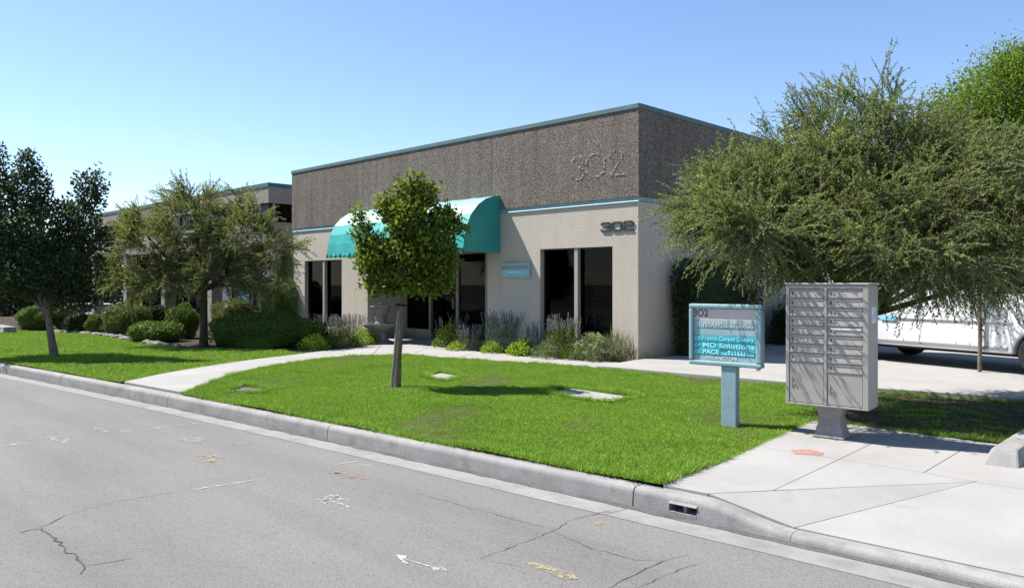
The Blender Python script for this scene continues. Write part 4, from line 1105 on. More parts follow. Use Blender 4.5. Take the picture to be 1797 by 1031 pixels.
def leaf_quads(c, axis, size, width, rs, fold=0.25, side=None):
    """diamond leaves: base at c, pointing along axis"""
    n = len(c); axis = unit(axis)
    if side is None: side = rs.normal(size=(n, 3))
    side = unit(np.cross(axis, side)); nr = np.cross(axis, side)
    L = size[:, None]; W = width[:, None]
    v = np.empty((n, 4, 3), np.float32)
    v[:, 0] = c
    v[:, 1] = c + axis * L * 0.45 + side * W * 0.5 + nr * W * fold
    v[:, 2] = c + axis * L
    v[:, 3] = c + axis * L * 0.45 - side * W * 0.5 + nr * W * fold
    return v.reshape(-1, 3)


def wob(d, seed, amp=0.12, f=(2.3, 5.1)):
    r = RS(seed); a = r.uniform(0, 6.28, 6)
    return 1 + amp * (np.sin(f[0] * d[:, 0] * 2 + a[0]) * np.sin(f[0] * d[:, 1] * 2 + a[1]) + 0.6 * np.sin(f[1] * d[:, 0] + a[2]) * np.sin(f[1] * d[:, 2] + a[3]) + 0.5 * np.sin(f[1] * 1.7 * d[:, 1] + a[4]) * np.sin(f[1] * 1.4 * d[:, 2] + a[5]))


def shrub(label, x, y, w, dpt, h, mat_, seed, n=2600, leaf=0.055, power=2.5, z0=0.13, rot=0.0, name='shrub', cat='shrub', group=None, fuzz=0.05, lump=0.12):
    """clipped bush: rounded-box shell of leaves over a woody core"""
    rs = RS(seed)
    t = thing(name, label, cat, (x, y, z0), group)
    d = unit(rs.normal(size=(n, 3))); d[:, 2] = np.abs(d[:, 2]) * np.where(rs.rand(n) < 0.82, 1, -0.55)
    d = unit(d)
    e = (np.abs(d) ** power).sum(1) ** (-1 / power)
    k = (e * wob(d, seed, lump) * (1 - np.abs(rs.normal(0, fuzz, n))))[:, None]
    sc = np.array([w / 2, dpt / 2, h * 0.60]); c = d * k * sc + np.array([0, 0, h * 0.42])
    c[:, 2] = np.maximum(c[:, 2], 0.02)
    cr, sr = math.cos(rot), math.sin(rot); Rm = np.array([[cr, -sr, 0], [sr, cr, 0], [0, 0, 1]])
    nv = unit(d / sc)
    ax = unit(nv * 0.35 + rs.normal(0, 0.6, (n, 3)) + np.array([0, 0, 0.15])); sd = nv + rs.normal(0, 0.45, (n, 3))
    c = c @ Rm.T; ax = ax @ Rm.T; sd = sd @ Rm.T
    obj('foliage', arr_mesh('foliage', leaf_quads(c, ax, leaf * rs.uniform(0.7, 1.3, n), leaf * 0.6 * rs.uniform(0.7, 1.3, n), rs, side=sd), 4), mat_, t, world=False)
    # core: dense inner leaves and stems
    mb_ = MB(); nu, nv_ = 20, 9; vs_ = []; fs_ = []
    for j in range(nv_):
        ph = -0.9 + (math.pi / 2 + 0.9) * j / (nv_ - 1)
        for i in range(nu):
            th = 2 * math.pi * i / nu; q = np.array([[math.cos(th) * math.cos(ph), math.sin(th) * math.cos(ph), math.sin(ph)]])
            e1 = (np.abs(q) ** power).sum(1) ** (-1 / power)
            pnt = (q * (e1 * wob(q, seed, lump))[:, None] * 0.90 * sc)[0] + np.array([0, 0, h * 0.42]); pnt[2] = max(pnt[2], 0.0)
            vs_.append(Rm @ pnt)
    for j in range(nv_ - 1):
        for i in range(nu): fs_.append((j * nu + i, j * nu + (i + 1) % nu, (j + 1) * nu + (i + 1) % nu, (j + 1) * nu + i))
    obj('inner_growth', mb_.add(vs_, fs_), mat_, t, world=False)
    return t


def shrub_px(label, xa, xb, ytop, ybase, mat_, seed, deep=None, **kw):
    """place a bush by its outline in the photograph and the row where it meets the soil"""
    c = G((xa + xb) / 2, ybase, 0.15); d = FOC * (EYE - 0.15) / (ybase - HY)
    w = (xb - xa) / FOC * d; h = (ybase - ytop) / FOC * d
    dp = deep or w * 0.9
    return shrub(label, c[0] + FWD[0] * dp * 0.35, c[1] + FWD[1] * dp * 0.35, w * 0.97, dp, h * 1.02, mat_, seed, rot=math.atan2(RGT[1], RGT[0]), **kw)


SG = 'clipped shrubs in the left bed'
shrub_px('dark domed shrub with lit top at the far left end of the bed', 24, 82, 538, 579, M['leaf_hedge'], 21, n=2600, group=SG)
shrub_px('grey green domed shrub just right of the leaning dark tree', 86, 131, 538, 577, M['leaf_olive'], 22, n=2200, group=SG)
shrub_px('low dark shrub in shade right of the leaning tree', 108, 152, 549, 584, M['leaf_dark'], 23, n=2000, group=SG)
shrub_px('small round olive shrub beside the big mound', 147, 182, 553, 585, M['leaf_olive'], 24, n=1800, group=SG)
shrub_px('big sloping olive green mound of clipped shrub', 174, 252, 535, 588, M['leaf_olive'], 25, n=4200, group=SG)
shrub_px('loose light green low shrub in front of the bed', 208, 306, 566, 601, M['leaf_hedge'], 26, n=3200, power=2.2, fuzz=0.1, group=SG)
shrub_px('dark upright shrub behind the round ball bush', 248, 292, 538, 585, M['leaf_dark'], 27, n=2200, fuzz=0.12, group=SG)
shrub_px('round green ball shaped bush left of the spreading tree trunk', 284, 342, 537, 594, M['leaf_hedge'], 28, n=3200, power=2.1, group=SG)
shrub_px('rounded olive bush right behind the spreading tree trunk', 362, 444, 526, 588, M['leaf_olive'], 29, n=3800, power=2.2, group=SG)
shrub_px('long low clipped hedge mound beside the entrance walk', 350, 548, 553, 611, M['leaf_hedge'], 30, deep=1.7, n=7000, power=2.6, group=SG)
shrub_px('tall clipped boxy shrub at the left corner of building 302', 453, 519, 494, 584, M['leaf_hedge'], 31, deep=1.1, n=4200, power=4.0, group=SG)
# ivy-like clipped hedge on the shaded side wall and a lower one farther back
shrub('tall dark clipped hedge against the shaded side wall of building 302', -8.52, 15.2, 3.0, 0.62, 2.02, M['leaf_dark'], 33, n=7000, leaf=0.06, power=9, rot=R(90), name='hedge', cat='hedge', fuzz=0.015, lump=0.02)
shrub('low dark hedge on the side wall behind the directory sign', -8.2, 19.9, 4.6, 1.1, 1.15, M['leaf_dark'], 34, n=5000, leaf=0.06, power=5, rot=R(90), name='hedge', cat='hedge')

# pale stones edging the left bed
rs_ = RS(77)
for k in range(46):
    t = k / 45; xx = -19.2 - 8.6 * t
    yy = np.interp(-xx, [-p_[0] for p_ in BED_EDGE], [p_[1] for p_ in BED_EDGE]) + 0.10 + rs_.normal(0, 0.05)
    s = rs_.uniform(0.07, 0.15); bm = bmesh.new(); bmesh.ops.create_icosphere(bm, subdivisions=2, radius=s)
    for v in bm.verts:
        v.co *= 1 + rs_.normal(0, 0.10); v.co.z *= 0.62
    me = bpy.data.meshes.new('stone'); bm.to_mesh(me); bm.free()
    so = obj('stone', me, M['stone'], bed_l, world=False); so.location = (xx, yy, 0.16)

# low concrete step at the far left edge
p = G(4, 584); lw = obj('low_wall', MB().box(p[0] - 3.0, p[0] + 0.15, p[1], p[1] + 0.35, 0.0, 0.34).box(p[0] - 3.0, p[0] + 0.3, p[1] - 0.4, p[1] - 0.001, 0.0, 0.21), M['kerb'], bevel=0.02)
lw['label'] = 'low stepped concrete wall at the far left end of the lawn'; lw['category'] = 'wall'

# ------------------------------------------------------------------ flowering plants
def clump(label, x, y, w, h, mat_, seed, n=500, leaf=0.05, spikes=0, spike_h=0.0, upright=0.4, wid=0.45, name='leafy_plant', cat='plant', group='plants in the beds by the wall', flowers=None, lean=0.25):
    rs = RS(seed); t = thing(name, label, cat, (x, y, 0.146), group)
    d = unit(rs.normal(size=(n, 3))); d[:, 2] = np.abs(d[:, 2]); r = rs.uniform(0.35, 1, n)[:, None] ** 0.6
    c = d * r * np.array([w / 2, w / 2, h]) * wob(d, seed, 0.16)[:, None]; c[:, 2] = np.maximum(0.01, c[:, 2] * 0.95)
    ax = unit(d + rs.normal(0, 0.5, (n, 3)) + np.array([0, 0, upright]))
    obj('foliage', arr_mesh('foliage', leaf_quads(c, ax, leaf * rs.uniform(0.6, 1.4, n), leaf * wid * rs.uniform(0.7, 1.3, n), rs), 4), mat_, t, world=False)
    if spikes:
        mb_ = MB(); fl = []
        for k in range(spikes):
            a = rs.uniform(0, 6.28); rr = w * 0.42 * math.sqrt(rs.rand()); p0 = np.array([rr * math.cos(a), rr * math.sin(a), h * 0.45])
            ln = spike_h * rs.uniform(0.6, 1.0); tip = p0 + np.array([math.cos(a) * lean * ln * rs.rand() + rs.normal(0, 0.05), math.sin(a) * lean * ln * rs.rand() + rs.normal(0, 0.05), ln])
            mb_.tube([p0, (p0 + tip) / 2 + rs.normal(0, 0.01, 3), tip], [0.004, 0.0035, 0.002], 3, cap=False)
            m = 26; tt = rs.uniform(0.50, 1.0, m)[:, None]; cc = p0 + (tip - p0) * tt
            fl.append(leaf_quads(cc, rs.normal(0, 1, (m, 3)) + np.array([0, 0, 0.5]), np.full(m, 0.032), np.full(m, 0.018), rs))
        obj('stems', mb_, M['stem'], t, world=False, kind='stuff')
        obj('flower_spikes', arr_mesh('flower_spikes', np.concatenate(fl), 4), M['spike'], t, world=False, kind='stuff')
    if flowers:
        m = flowers; d = unit(rs.normal(size=(m, 3))); d[:, 2] = np.abs(d[:, 2]) + 0.15; d = unit(d)
        base = d * np.array([w / 2, w / 2, h]) * 0.98
        cc = np.repeat(base, 9, axis=0) + rs.normal(0, 0.016, (m * 9, 3))
        obj('flower_heads', arr_mesh('flower_heads', leaf_quads(cc, rs.normal(0, 1, (m * 9, 3)), np.full(m * 9, 0.034), np.full(m * 9, 0.030), rs), 4), M['leaf_pale'], t, world=False, kind='stuff')
    return t


def plant(px, py, *a, **k):
    label = a[0]; q = G(px, py, 0.15)
    k['n'] = int(k.get('n', 500) * 1.7); k['spike_h'] = k.get('spike_h', 0) * 1.08; k['spikes'] = int(k.get('spikes', 0) * 1.25)
    clump(label, q[0], q[1], a[1] * 1.25, a[2] * 1.22, *a[3:], **k)


LG = 'lavender plants in the beds by the wall'
plant(788, 609, 'green leafy plant with pale spikes at the entrance end of the right bed', 0.62, 0.52, M['leaf_lime'], 41, n=700, spikes=14, spike_h=0.55, name='lavender_plant', group=LG)
plant(828, 614, 'purple grey lavender in front of the storefront post', 0.66, 0.30, M['leaf_grey'], 42, n=700, leaf=0.045, wid=0.22, spikes=46, spike_h=0.42, name='lavender_plant', group=LG)
plant(800, 615, 'small lime green plant at the foot of the spiky plant by the entrance', 0.36, 0.17, M['leaf_lime'], 43, n=320)
plant(880, 617, 'tall grey lavender clump below the wall sign', 0.70, 0.58, M['leaf_grey'], 44, n=1300, leaf=0.045, wid=0.22, spikes=56, spike_h=0.60, name='lavender_plant', group=LG)
plant(864, 619.5, 'low yellow green plant in front of the tall lavender clump', 0.44, 0.24, M['leaf_lime'], 45, n=420)
plant(918, 623.5, 'low bright lime plant between the two lavender clumps', 0.50, 0.28, M['leaf_lime'], 46, n=520, leaf=0.07, wid=0.8)
plant(945, 621, 'blue grey lavender at the left edge of the corner window', 0.55, 0.30, M['leaf_grey'], 47, n=500, leaf=0.045, wid=0.22, spikes=30, spike_h=0.55, name='lavender_plant', group=LG)
plant(985, 625.5, 'tall green lavender with dense spikes before the corner window', 0.66, 0.62, M['leaf_olive'], 48, n=1300, leaf=0.05, wid=0.3, spikes=40, spike_h=0.55, name='lavender_plant', group=LG)
plant(965, 628, 'low grey green mound below the tall window lavender', 0.60, 0.32, M['leaf_grey'], 49, n=1000, leaf=0.045)
plant(1003, 630, 'low green mound left of the white flowered bush', 0.50, 0.30, M['leaf_hedge'], 50, n=700, leaf=0.045)
plant(1044, 632, 'pale white flowered bush at the corner window', 0.78, 0.46, M['leaf_grey'], 51, n=1700, leaf=0.05, flowers=52, name='flowering_bush')
plant(1082, 633.5, 'strappy grey grass tuft at the right end of the bed', 0.36, 0.40, M['leaf_grey'], 52, n=260, leaf=0.28, wid=0.035, upright=1.2, name='grass_tuft')
plant(552, 604, 'dark leafy plant at the end of the long hedge mound', 0.80, 0.55, M['leaf_dark'], 53, n=1400, leaf=0.06)
plant(580, 600, 'grey lavender clump under the left window', 0.85, 0.42, M['leaf_grey'], 54, n=1100, leaf=0.045, wid=0.22, spikes=60, spike_h=0.5, name='lavender_plant', group=LG)
plant(612, 598, 'purple lavender clump between the left window and the fountain', 0.90, 0.42, M['leaf_grey'], 55, n=1100, leaf=0.045, wid=0.22, spikes=60, spike_h=0.48, name='lavender_plant', group=LG)
plant(552, 613, 'lime green low plant at the walk edge beside the hedge mound', 0.55, 0.30, M['leaf_lime'], 56, n=620)
plant(603, 609, 'green leafy plant at the walk edge under the left window', 0.80, 0.36, M['leaf_hedge'], 57, n=1100)
plant(640, 603, 'lime green mound plant left of the fountain', 0.70, 0.34, M['leaf_lime'], 58, n=900)
plant(659, 603, 'small bright lime plant right beside the fountain foot', 0.32, 0.22, M['leaf_lime'], 59, n=300, leaf=0.065, wid=0.8)

# ------------------------------------------------------------------ trees
def curve_pts(a, b, bend, n=6):
    a, b, bend = np.array(a, float), np.array(b, float), np.array(bend, float)
    return [tuple(a + (b - a) * t + bend * 4 * t * (1 - t)) for t in np.linspace(0, 1, n)]


def shoots(blobs, n, rs, length, droop, up=0.25, nl=24, leaf=(0.035, 0.009), seg=5):
    """arching leafy shoots that start inside ellipsoid blobs; returns leaf quads and twig ribbons"""
    wts = np.array([b[2] for b in blobs], float); wts /= wts.sum()
    idx = rs.choice(len(blobs), n, p=wts)
    per_ = 11; nc = n // per_ + 1; idx = rs.choice(len(blobs), nc, p=wts)
    C = np.array([b[0] for b in blobs])[idx]; Rr = np.array([b[1] for b in blobs])[idx]; upb = np.array([b[3] if len(b) > 3 else up for b in blobs])[idx]
    d = unit(rs.normal(size=(nc, 3))); rad = (0.25 + 0.75 * rs.rand(nc) ** 0.5)[:, None]
    Pc = C + d * rad * Rr
    dc = unit(d * np.array([1, 1, 0.7]) + rs.normal(0, 0.35, (nc, 3)) + np.stack([0 * upb, 0 * upb, upb], 1))
    ci = np.repeat(np.arange(nc), per_)[:n]
    dirv_ = unit(dc[ci] + rs.normal(0, 0.30, (n, 3)))
    P0 = Pc[ci] + rs.normal(0, 0.05, (n, 3)) + dc[ci] * (rs.uniform(-0.35, 0.25, n) * length)[:, None]
    L = length * rs.uniform(0.5, 1.15, n)[:, None]
    dr = (droop * rs.uniform(0.3, 1.4, n))[:, None]
    def at(t): return P0 + dirv_ * L * t - np.array([0, 0, 1.0]) * dr * L * t * t
    t = (np.arange(nl) + 0.5) / nl
    tt = np.repeat(t[None, :], n, 0) + rs.uniform(-0.5, 0.5, (n, nl)) / nl
    PP = P0[:, None] + dirv_[:, None] * L[:, None] * tt[..., None] - np.array([0, 0, 1.0]) * (dr * L)[:, None] * (tt ** 2)[..., None]
    TT = unit(dirv_[:, None] - np.array([0, 0, 2.0]) * dr[:, None] * tt[..., None])
    ax = unit(TT * 0.9 + rs.normal(0, 0.52, PP.shape))
    m = n * nl
    lv = leaf_quads(PP.reshape(-1, 3), ax.reshape(-1, 3), leaf[0] * rs.uniform(0.6, 1.35, m), leaf[1] * rs.uniform(0.7, 1.3, m), rs, 0.15)
    # twigs: flat crossed ribbons
    tk = np.linspace(-0.15, 1, seg + 1); tw_ = []
    sd = unit(np.cross(dirv_, rs.normal(size=(n, 3))))
    pts = [at(q) for q in tk]
    for i in range(seg):
        w0 = 0.0042 * (1 - max(0, tk[i]) * 0.7); w1 = 0.0042 * (1 - max(0, tk[i + 1]) * 0.7)
        q = np.stack([pts[i] - sd * w0, pts[i] + sd * w0, pts[i + 1] + sd * w1, pts[i + 1] - sd * w1], 1); tw_.append(q.reshape(-1, 3))
    return lv, np.concatenate(tw_), np.repeat(np.clip(0.55 * rs.rand(n) + 0.45 * rs.rand(nc)[ci], 0, 1), nl)


def limbs(mb_, fork, blobs, rs, r0, per=3):
    """main limbs from the fork to every blob, with side branches"""
    for b in blobs:
        c = np.array(b[0]); rr = np.array(b[1])
        pth = curve_pts(fork, c + rs.normal(0, 0.15, 3) * rr, rs.normal(0, 0.08, 3) + np.array([0, 0, 0.06]), 7)
        mb_.tube(pth, list(np.linspace(r0, r0 * 0.25, 7)), 7)
        for k in range(per):
            j = rs.randint(3, 7); e = c + unit(rs.normal(size=(1, 3)))[0] * rr * 0.75
            mb_.tube(curve_pts(pth[j], e, rs.normal(0, 0.06, 3), 5), list(np.linspace(r0 * 0.4, r0 * 0.08, 5)), 5)
    return mb_


def wispy_tree(label, base, trunk, trunk_r, blobs, n, seed, leafm, barkm, length, droop, nl, leaf, name='willowy_tree', group=None, limb_r=0.05, per=3):
    rs = RS(seed); t = thing(name, label, 'tree', base, group)
    mb_ = MB().tube(trunk, trunk_r, 10)
    limbs(mb_, trunk[-1], blobs, rs, limb_r, per)
    obj('trunk', mb_, barkm, t)
    lv, tw_, tn = shoots(blobs, n, rs, length, droop, nl=nl, leaf=leaf)
    obj('crown', arr_mesh('crown', lv, 4, tn), leafm, t)
    obj('twigs', arr_mesh('twigs', tw_, 4), M['twig'], t, kind='stuff')
    return t


def blob(px, py, d, rx, rz_, w, up=0.25, ry=None):
    return (D(px, py, d), (rx, ry or rx, rz_), w, up)


# big willowy tree over the mailbox
tb = G(1492, 700, 0.15)
fork = (tb[0] + 0.1, tb[1] + 0.05, 1.25)
wispy_tree('large olive green willowy tree overhanging the mailbox and the forecourt', (tb[0], tb[1], 0.13), [(tb[0], tb[1], 0.05), (tb[0] + 0.02, tb[1] + 0.02, 0.5), fork], [0.13, 0.10, 0.09],
           [blob(1250, 375, 9.3, 0.42, 0.30, 1.1, 0.1), blob(1330, 330, 9.6, 0.60, 0.38, 1.5, 0.25), blob(1325, 395, 8.6, 0.50, 0.26, 1.5, 0.05), blob(1430, 375, 9.3, 0.72, 0.50, 2.2, 0.15), blob(1400, 430, 9.4, 0.60, 0.26, 1.2, 0.0),
            blob(1450, 280, 10.2, 0.70, 0.35, 0.9, 0.6), blob(1520, 195, 10.6, 0.75, 0.40, 0.55, 0.7), blob(1395, 255, 10.4, 0.60, 0.28, 0.45, 0.7), blob(1560, 380, 9.2, 0.85, 0.60, 2.4, 0.15), blob(1560, 285, 10.0, 0.70, 0.45, 1.0, 0.5),
            blob(1660, 310, 9.6, 0.85, 0.50, 1.8, 0.4), blob(1690, 400, 9.2, 0.95, 0.58, 2.5, 0.1), blob(1800, 340, 9.4, 1.0, 0.7, 2.3, 0.3), blob(1790, 440, 9.0, 0.9, 0.40, 1.6, -0.1), blob(1900, 400, 9.2, 1.0, 0.8, 1.6, 0.2),
            blob(1600, 455, 8.7, 0.75, 0.26, 1.2, -0.2), blob(1510, 440, 8.6, 0.50, 0.22, 0.8, -0.1), blob(1700, 470, 9.0, 0.6, 0.16, 0.4, -0.2), blob(1610, 490, 9.0, 0.40, 0.08, 0.12, -0.3), blob(1450, 455, 9.6, 0.55, 0.22, 0.8, -0.1), blob(1400, 395, 10.6, 0.6, 0.4, 1.3, 0.2), blob(1290, 330, 10.0, 0.55, 0.30, 1.0, 0.2), blob(1230, 345, 9.6, 0.35, 0.22, 0.5, 0.1), blob(1390, 310, 10.2, 0.65, 0.35, 1.2, 0.4), blob(1500, 310, 10.2, 0.7, 0.4, 1.3, 0.4), blob(1600, 240, 10.4, 0.6, 0.4, 0.55, 0.7), blob(1460, 225, 10.5, 0.5, 0.35, 0.35, 0.9), blob(1520, 400, 10.6, 0.7, 0.45, 1.4, 0.2), blob(1650, 400, 10.4, 0.8, 0.45, 1.4, 0.2)],
           11500, 61, M['leaf_wispy'], M['barkdark'], 0.52, 0.20, 38, (0.038, 0.0145), limb_r=0.045)
# slim trunk of the second willowy tree in front of the van
p2 = G(1719, 652, 0.222)
wispy_tree('slim young willowy tree with a thin pale trunk in front of the van', (p2[0], p2[1], 0.2), [(p2[0], p2[1], 0.15), (p2[0] + 0.01, p2[1], 1.0), (p2[0] - 0.01, p2[1], 1.9)], [0.034, 0.028, 0.024],
           [blob(1715, 400, 13.0, 0.8, 0.7, 1.0), blob(1790, 380, 13.0, 0.8, 0.7, 1.0), blob(1700, 470, 13.0, 0.6, 0.35, 0.7, -0.2)], 700, 62, M['leaf_wispy'], M['bark'], 0.55, 0.25, 40, (0.036, 0.0125), limb_r=0.022)
# spreading tree at the left of the walk
tb = G(357, 606, 0.15)
wispy_tree('grey olive spreading tree with fine foliage left of the entrance walk', (tb[0], tb[1], 0.13), [(tb[0], tb[1], 0.05), (tb[0] + 0.03, tb[1], 0.7), (tb[0] - 0.02, tb[1] + 0.03, 1.55)], [0.12, 0.09, 0.075],
           [blob(260, 440, 19.4, 0.85, 0.75, 1.5, 0.2), blob(330, 400, 19.5, 0.95, 0.75, 1.7, 0.3), blob(410, 420, 19.5, 0.95, 0.80, 1.7, 0.25), blob(470, 440, 19.3, 0.75, 0.70, 1.25, 0.1), blob(345, 350, 19.7, 0.65, 0.4, 0.5, 0.9), blob(230, 490, 19.2, 0.55, 0.40, 0.7, -0.1),
            blob(300, 490, 18.9, 0.80, 0.40, 1.0, 0.0), blob(390, 490, 18.9, 0.80, 0.40, 1.0, 0.0), blob(480, 500, 19.0, 0.50, 0.30, 0.6, -0.1), blob(430, 370, 19.8, 0.7, 0.45, 0.8, 0.4), blob(250, 400, 19.6, 0.6, 0.4, 0.55, 0.3)],
           4300, 63, M['leaf_wispy_far'], M['barkdark'], 0.50, 0.16, 32, (0.050, 0.019), limb_r=0.05, group=None)


def leafy_tree(label, base, trunk, trunk_r, blobs, n, seed, leafm, barkm, leaf, name='leafy_tree', wid=0.6, extra=None, limb_r=0.05, per=3, clus=7, group=None, spread=0.07):
    """broad-leaved crown: small leaf clusters through the blobs' volume"""
    rs = RS(seed); t = thing(name, label, 'tree', base, group)
    mb_ = MB().tube(trunk, trunk_r, 10); limbs(mb_, trunk[-1], blobs, rs, limb_r, per)
    obj('trunk', mb_, barkm, t)
    wts = np.array([b[2] for b in blobs], float); wts /= wts.sum(); idx = rs.choice(len(blobs), n, p=wts)
    C = np.array([b[0] for b in blobs])[idx]; Rr = np.array([b[1] for b in blobs])[idx]
    d = unit(rs.normal(size=(n, 3))); rad = (0.25 + 0.75 * rs.rand(n) ** 0.45)[:, None]
    c0 = C + d * rad * Rr
    c = np.repeat(c0, clus, 0) + rs.normal(0, spread, (n * clus, 3)); dd = np.repeat(d, clus, 0)
    m = n * clus
    ax = unit(dd * 0.6 + rs.normal(0, 0.7, (m, 3)) + np.array([0, 0, 0.15]))
    obj('crown', arr_mesh('crown', leaf_quads(c, ax, leaf * rs.uniform(0.6, 1.3, m), leaf * wid * rs.uniform(0.8, 1.2, m), rs, 0.18, side=dd * 0.7 + rs.normal(0, 0.6, (m, 3)) + np.array([0, 0, 0.5])), 4, np.repeat(rs.rand(n), clus)), leafm, t)
    return t


# small round street tree with its stake
tb = G(697, 678, 0.15)
top = D(706, 500, 11.7)
leafy_tree('small round headed tree with dense glossy leaves in the front lawn', (tb[0], tb[1], 0.13), [(tb[0], tb[1], 0.05), (tb[0] + 0.02, tb[1] + 0.01, 0.6), (top[0], top[1], 1.25), (top[0] + 0.02, top[1], 1.62)], [0.058, 0.045, 0.041, 0.038],
           [blob(706, 460, 11.7, 0.46, 0.40, 2.6), blob(768, 448, 11.6, 0.32, 0.38, 1.4), blob(660, 452, 11.6, 0.27, 0.32, 1.1), blob(722, 385, 11.7, 0.36, 0.38, 1.7), blob(636, 405, 11.6, 0.13, 0.24, 0.26), blob(628, 375, 11.6, 0.05, 0.10, 0.05), blob(735, 345, 11.8, 0.27, 0.18, 0.5), blob(707, 325, 11.7, 0.09, 0.13, 0.10), blob(728, 318, 11.7, 0.06, 0.10, 0.05), blob(752, 335, 11.7, 0.10, 0.10, 0.08), blob(782, 385, 11.7, 0.20, 0.20, 0.40), blob(803, 400, 11.6, 0.10, 0.16, 0.16), blob(740, 495, 11.6, 0.42, 0.16, 1.0), blob(675, 497, 11.6, 0.28, 0.15, 0.5), blob(682, 360, 11.7, 0.16, 0.16, 0.22)],
           1850, 64, M['leaf_round'], M['bark'], 0.078, limb_r=0.03, per=3, clus=8, spread=0.055)
b0, b1 = D(686, 679, 11.55), D(700, 545, 11.55)
stk = thing('tree_stake', 'weathered wooden stake tied beside the round headed tree', 'stake', (b0[0], b0[1], 0.12))
obj('pole', MB().tube([(b0[0], b0[1], 0.0), (b1[0], b1[1], b1[2])], 0.026, 8), M['stake'], stk)
obj('tie', MB().tube([(b1[0] - 0.04, b1[1] - 0.03, b1[2] + 0.10), (b1[0] + 0.02, b1[1] - 0.075, b1[2] + 0.09), (b1[0] + 0.12, b1[1] + 0.02, b1[2] + 0.07), (b1[0] + 0.05, b1[1] + 0.12, b1[2] + 0.08), (b1[0] - 0.04, b1[1] - 0.03, b1[2] + 0.10)], 0.010, 6), M['rubber'], stk)

# dark forked tree at the left
tb = G(97, 625, 0.15)
q1, q2 = D(84, 555, 16.4), D(55, 530, 16.4)
leafy_tree('dark blue green tree leaning left over the lawn near the kerb', (tb[0], tb[1], 0.13), [(tb[0], tb[1], 0.05), (float(D(90, 590, 16.4)[0]), float(D(90, 590, 16.4)[1]), 0.55), (q1[0], q1[1], q1[2] + 0.05)], [0.095, 0.075, 0.06],
           [blob(60, 480, 16.4, 1.05, 0.55, 2.6), blob(120, 470, 16.3, 0.75, 0.55, 1.7), blob(0, 460, 16.4, 0.95, 0.75, 2.4), blob(80, 400, 16.4, 0.80, 0.60, 1.9), blob(-40, 400, 16.4, 0.8, 0.9, 2.0), blob(50, 335, 16.4, 0.42, 0.55, 0.9), blob(135, 390, 16.4, 0.48, 0.50, 0.8), blob(150, 335, 16.4, 0.22, 0.42, 0.28), blob(172, 335, 16.4, 0.16, 0.50, 0.25), blob(48, 290, 16.4, 0.20, 0.32, 0.25), blob(-10, 330, 16.4, 0.4, 0.7, 0.9), blob(170, 420, 16.4, 0.3, 0.3, 0.35), blob(-3, 270, 16.4, 0.12, 0.3, 0.1), blob(130, 525, 16.2, 0.5, 0.22, 0.4)],
           3700, 65, M['leaf_left'], M['bark'], 0.085, limb_r=0.045, per=3, clus=7, spread=0.06)
# bright green tree behind at the upper right
bb = D(1790, 300, 17.5)
leafy_tree('bright spring green tree rising behind the van at the right edge', (bb[0], bb[1], 0.2), [(bb[0], bb[1], 0.1), (bb[0], bb[1] + 0.05, 1.4), (bb[0] - 0.05, bb[1], 2.6)], [0.16, 0.13, 0.11],
           [blob(1760, 165, 17.5, 1.0, 0.85, 2.2), blob(1690, 200, 17.4, 0.75, 0.6, 1.3), blob(1840, 140, 17.5, 1.2, 0.9, 2.2), blob(1740, 250, 17.4, 1.2, 0.8, 2.2), blob(1850, 260, 17.4, 1.4, 1.0, 2.2), blob(1780, 120, 17.6, 0.55, 0.45, 0.7), blob(1680, 290, 17.3, 0.9, 0.6, 1.2), blob(1760, 340, 17.3, 1.3, 0.7, 1.4)],
           5200, 66, M['leaf_bright'], M['bark'], 0.085, wid=0.42, limb_r=0.07, per=2, clus=10, spread=0.17)
# dark trees closing the view beyond the left building
for k, (px, py, d, r_, hz, lab) in enumerate(((40, 470, 52, 3.6, 2.7, 'dense dark tree far behind the leaning tree at the left edge'), (-60, 440, 46, 3.6, 3.2, 'tall dark tree filling the far left edge of the view'), (120, 475, 62, 3.8, 2.8, 'dark tree beyond the parked cars'), (185, 475, 75, 4.0, 3.4, 'farthest dark tree between the leaning tree and the tan building'))):
    c = D(px, py, d)
    leafy_tree(lab, (c[0], c[1], -1.4), [(c[0], c[1], -1.5), (c[0] + 0.1, c[1], -0.3), (c[0], c[1], c[2] - hz * 0.4)], [0.3, 0.24, 0.18],
               [((c[0], c[1], c[2]), (r_, r_, hz), 2.0), ((c[0] + r_ * 0.5, c[1] + 0.5, c[2] - 0.4), (r_ * 0.7, r_ * 0.7, hz * 0.7), 1.0), ((c[0] - r_ * 0.5, c[1] - 0.4, c[2] - 0.5), (r_ * 0.7, r_ * 0.7, hz * 0.7), 1.0), ((c[0] + 0.3, c[1], c[2] - hz * 0.8), (r_ * 0.9, r_ * 0.9, hz * 0.6), 1.2)],
               1300, 70 + k, M['leaf_dark'], M['barkdark'], 0.30, name='background_tree', limb_r=0.1, per=2, clus=7, spread=0.25, group='dark trees beyond the left building')

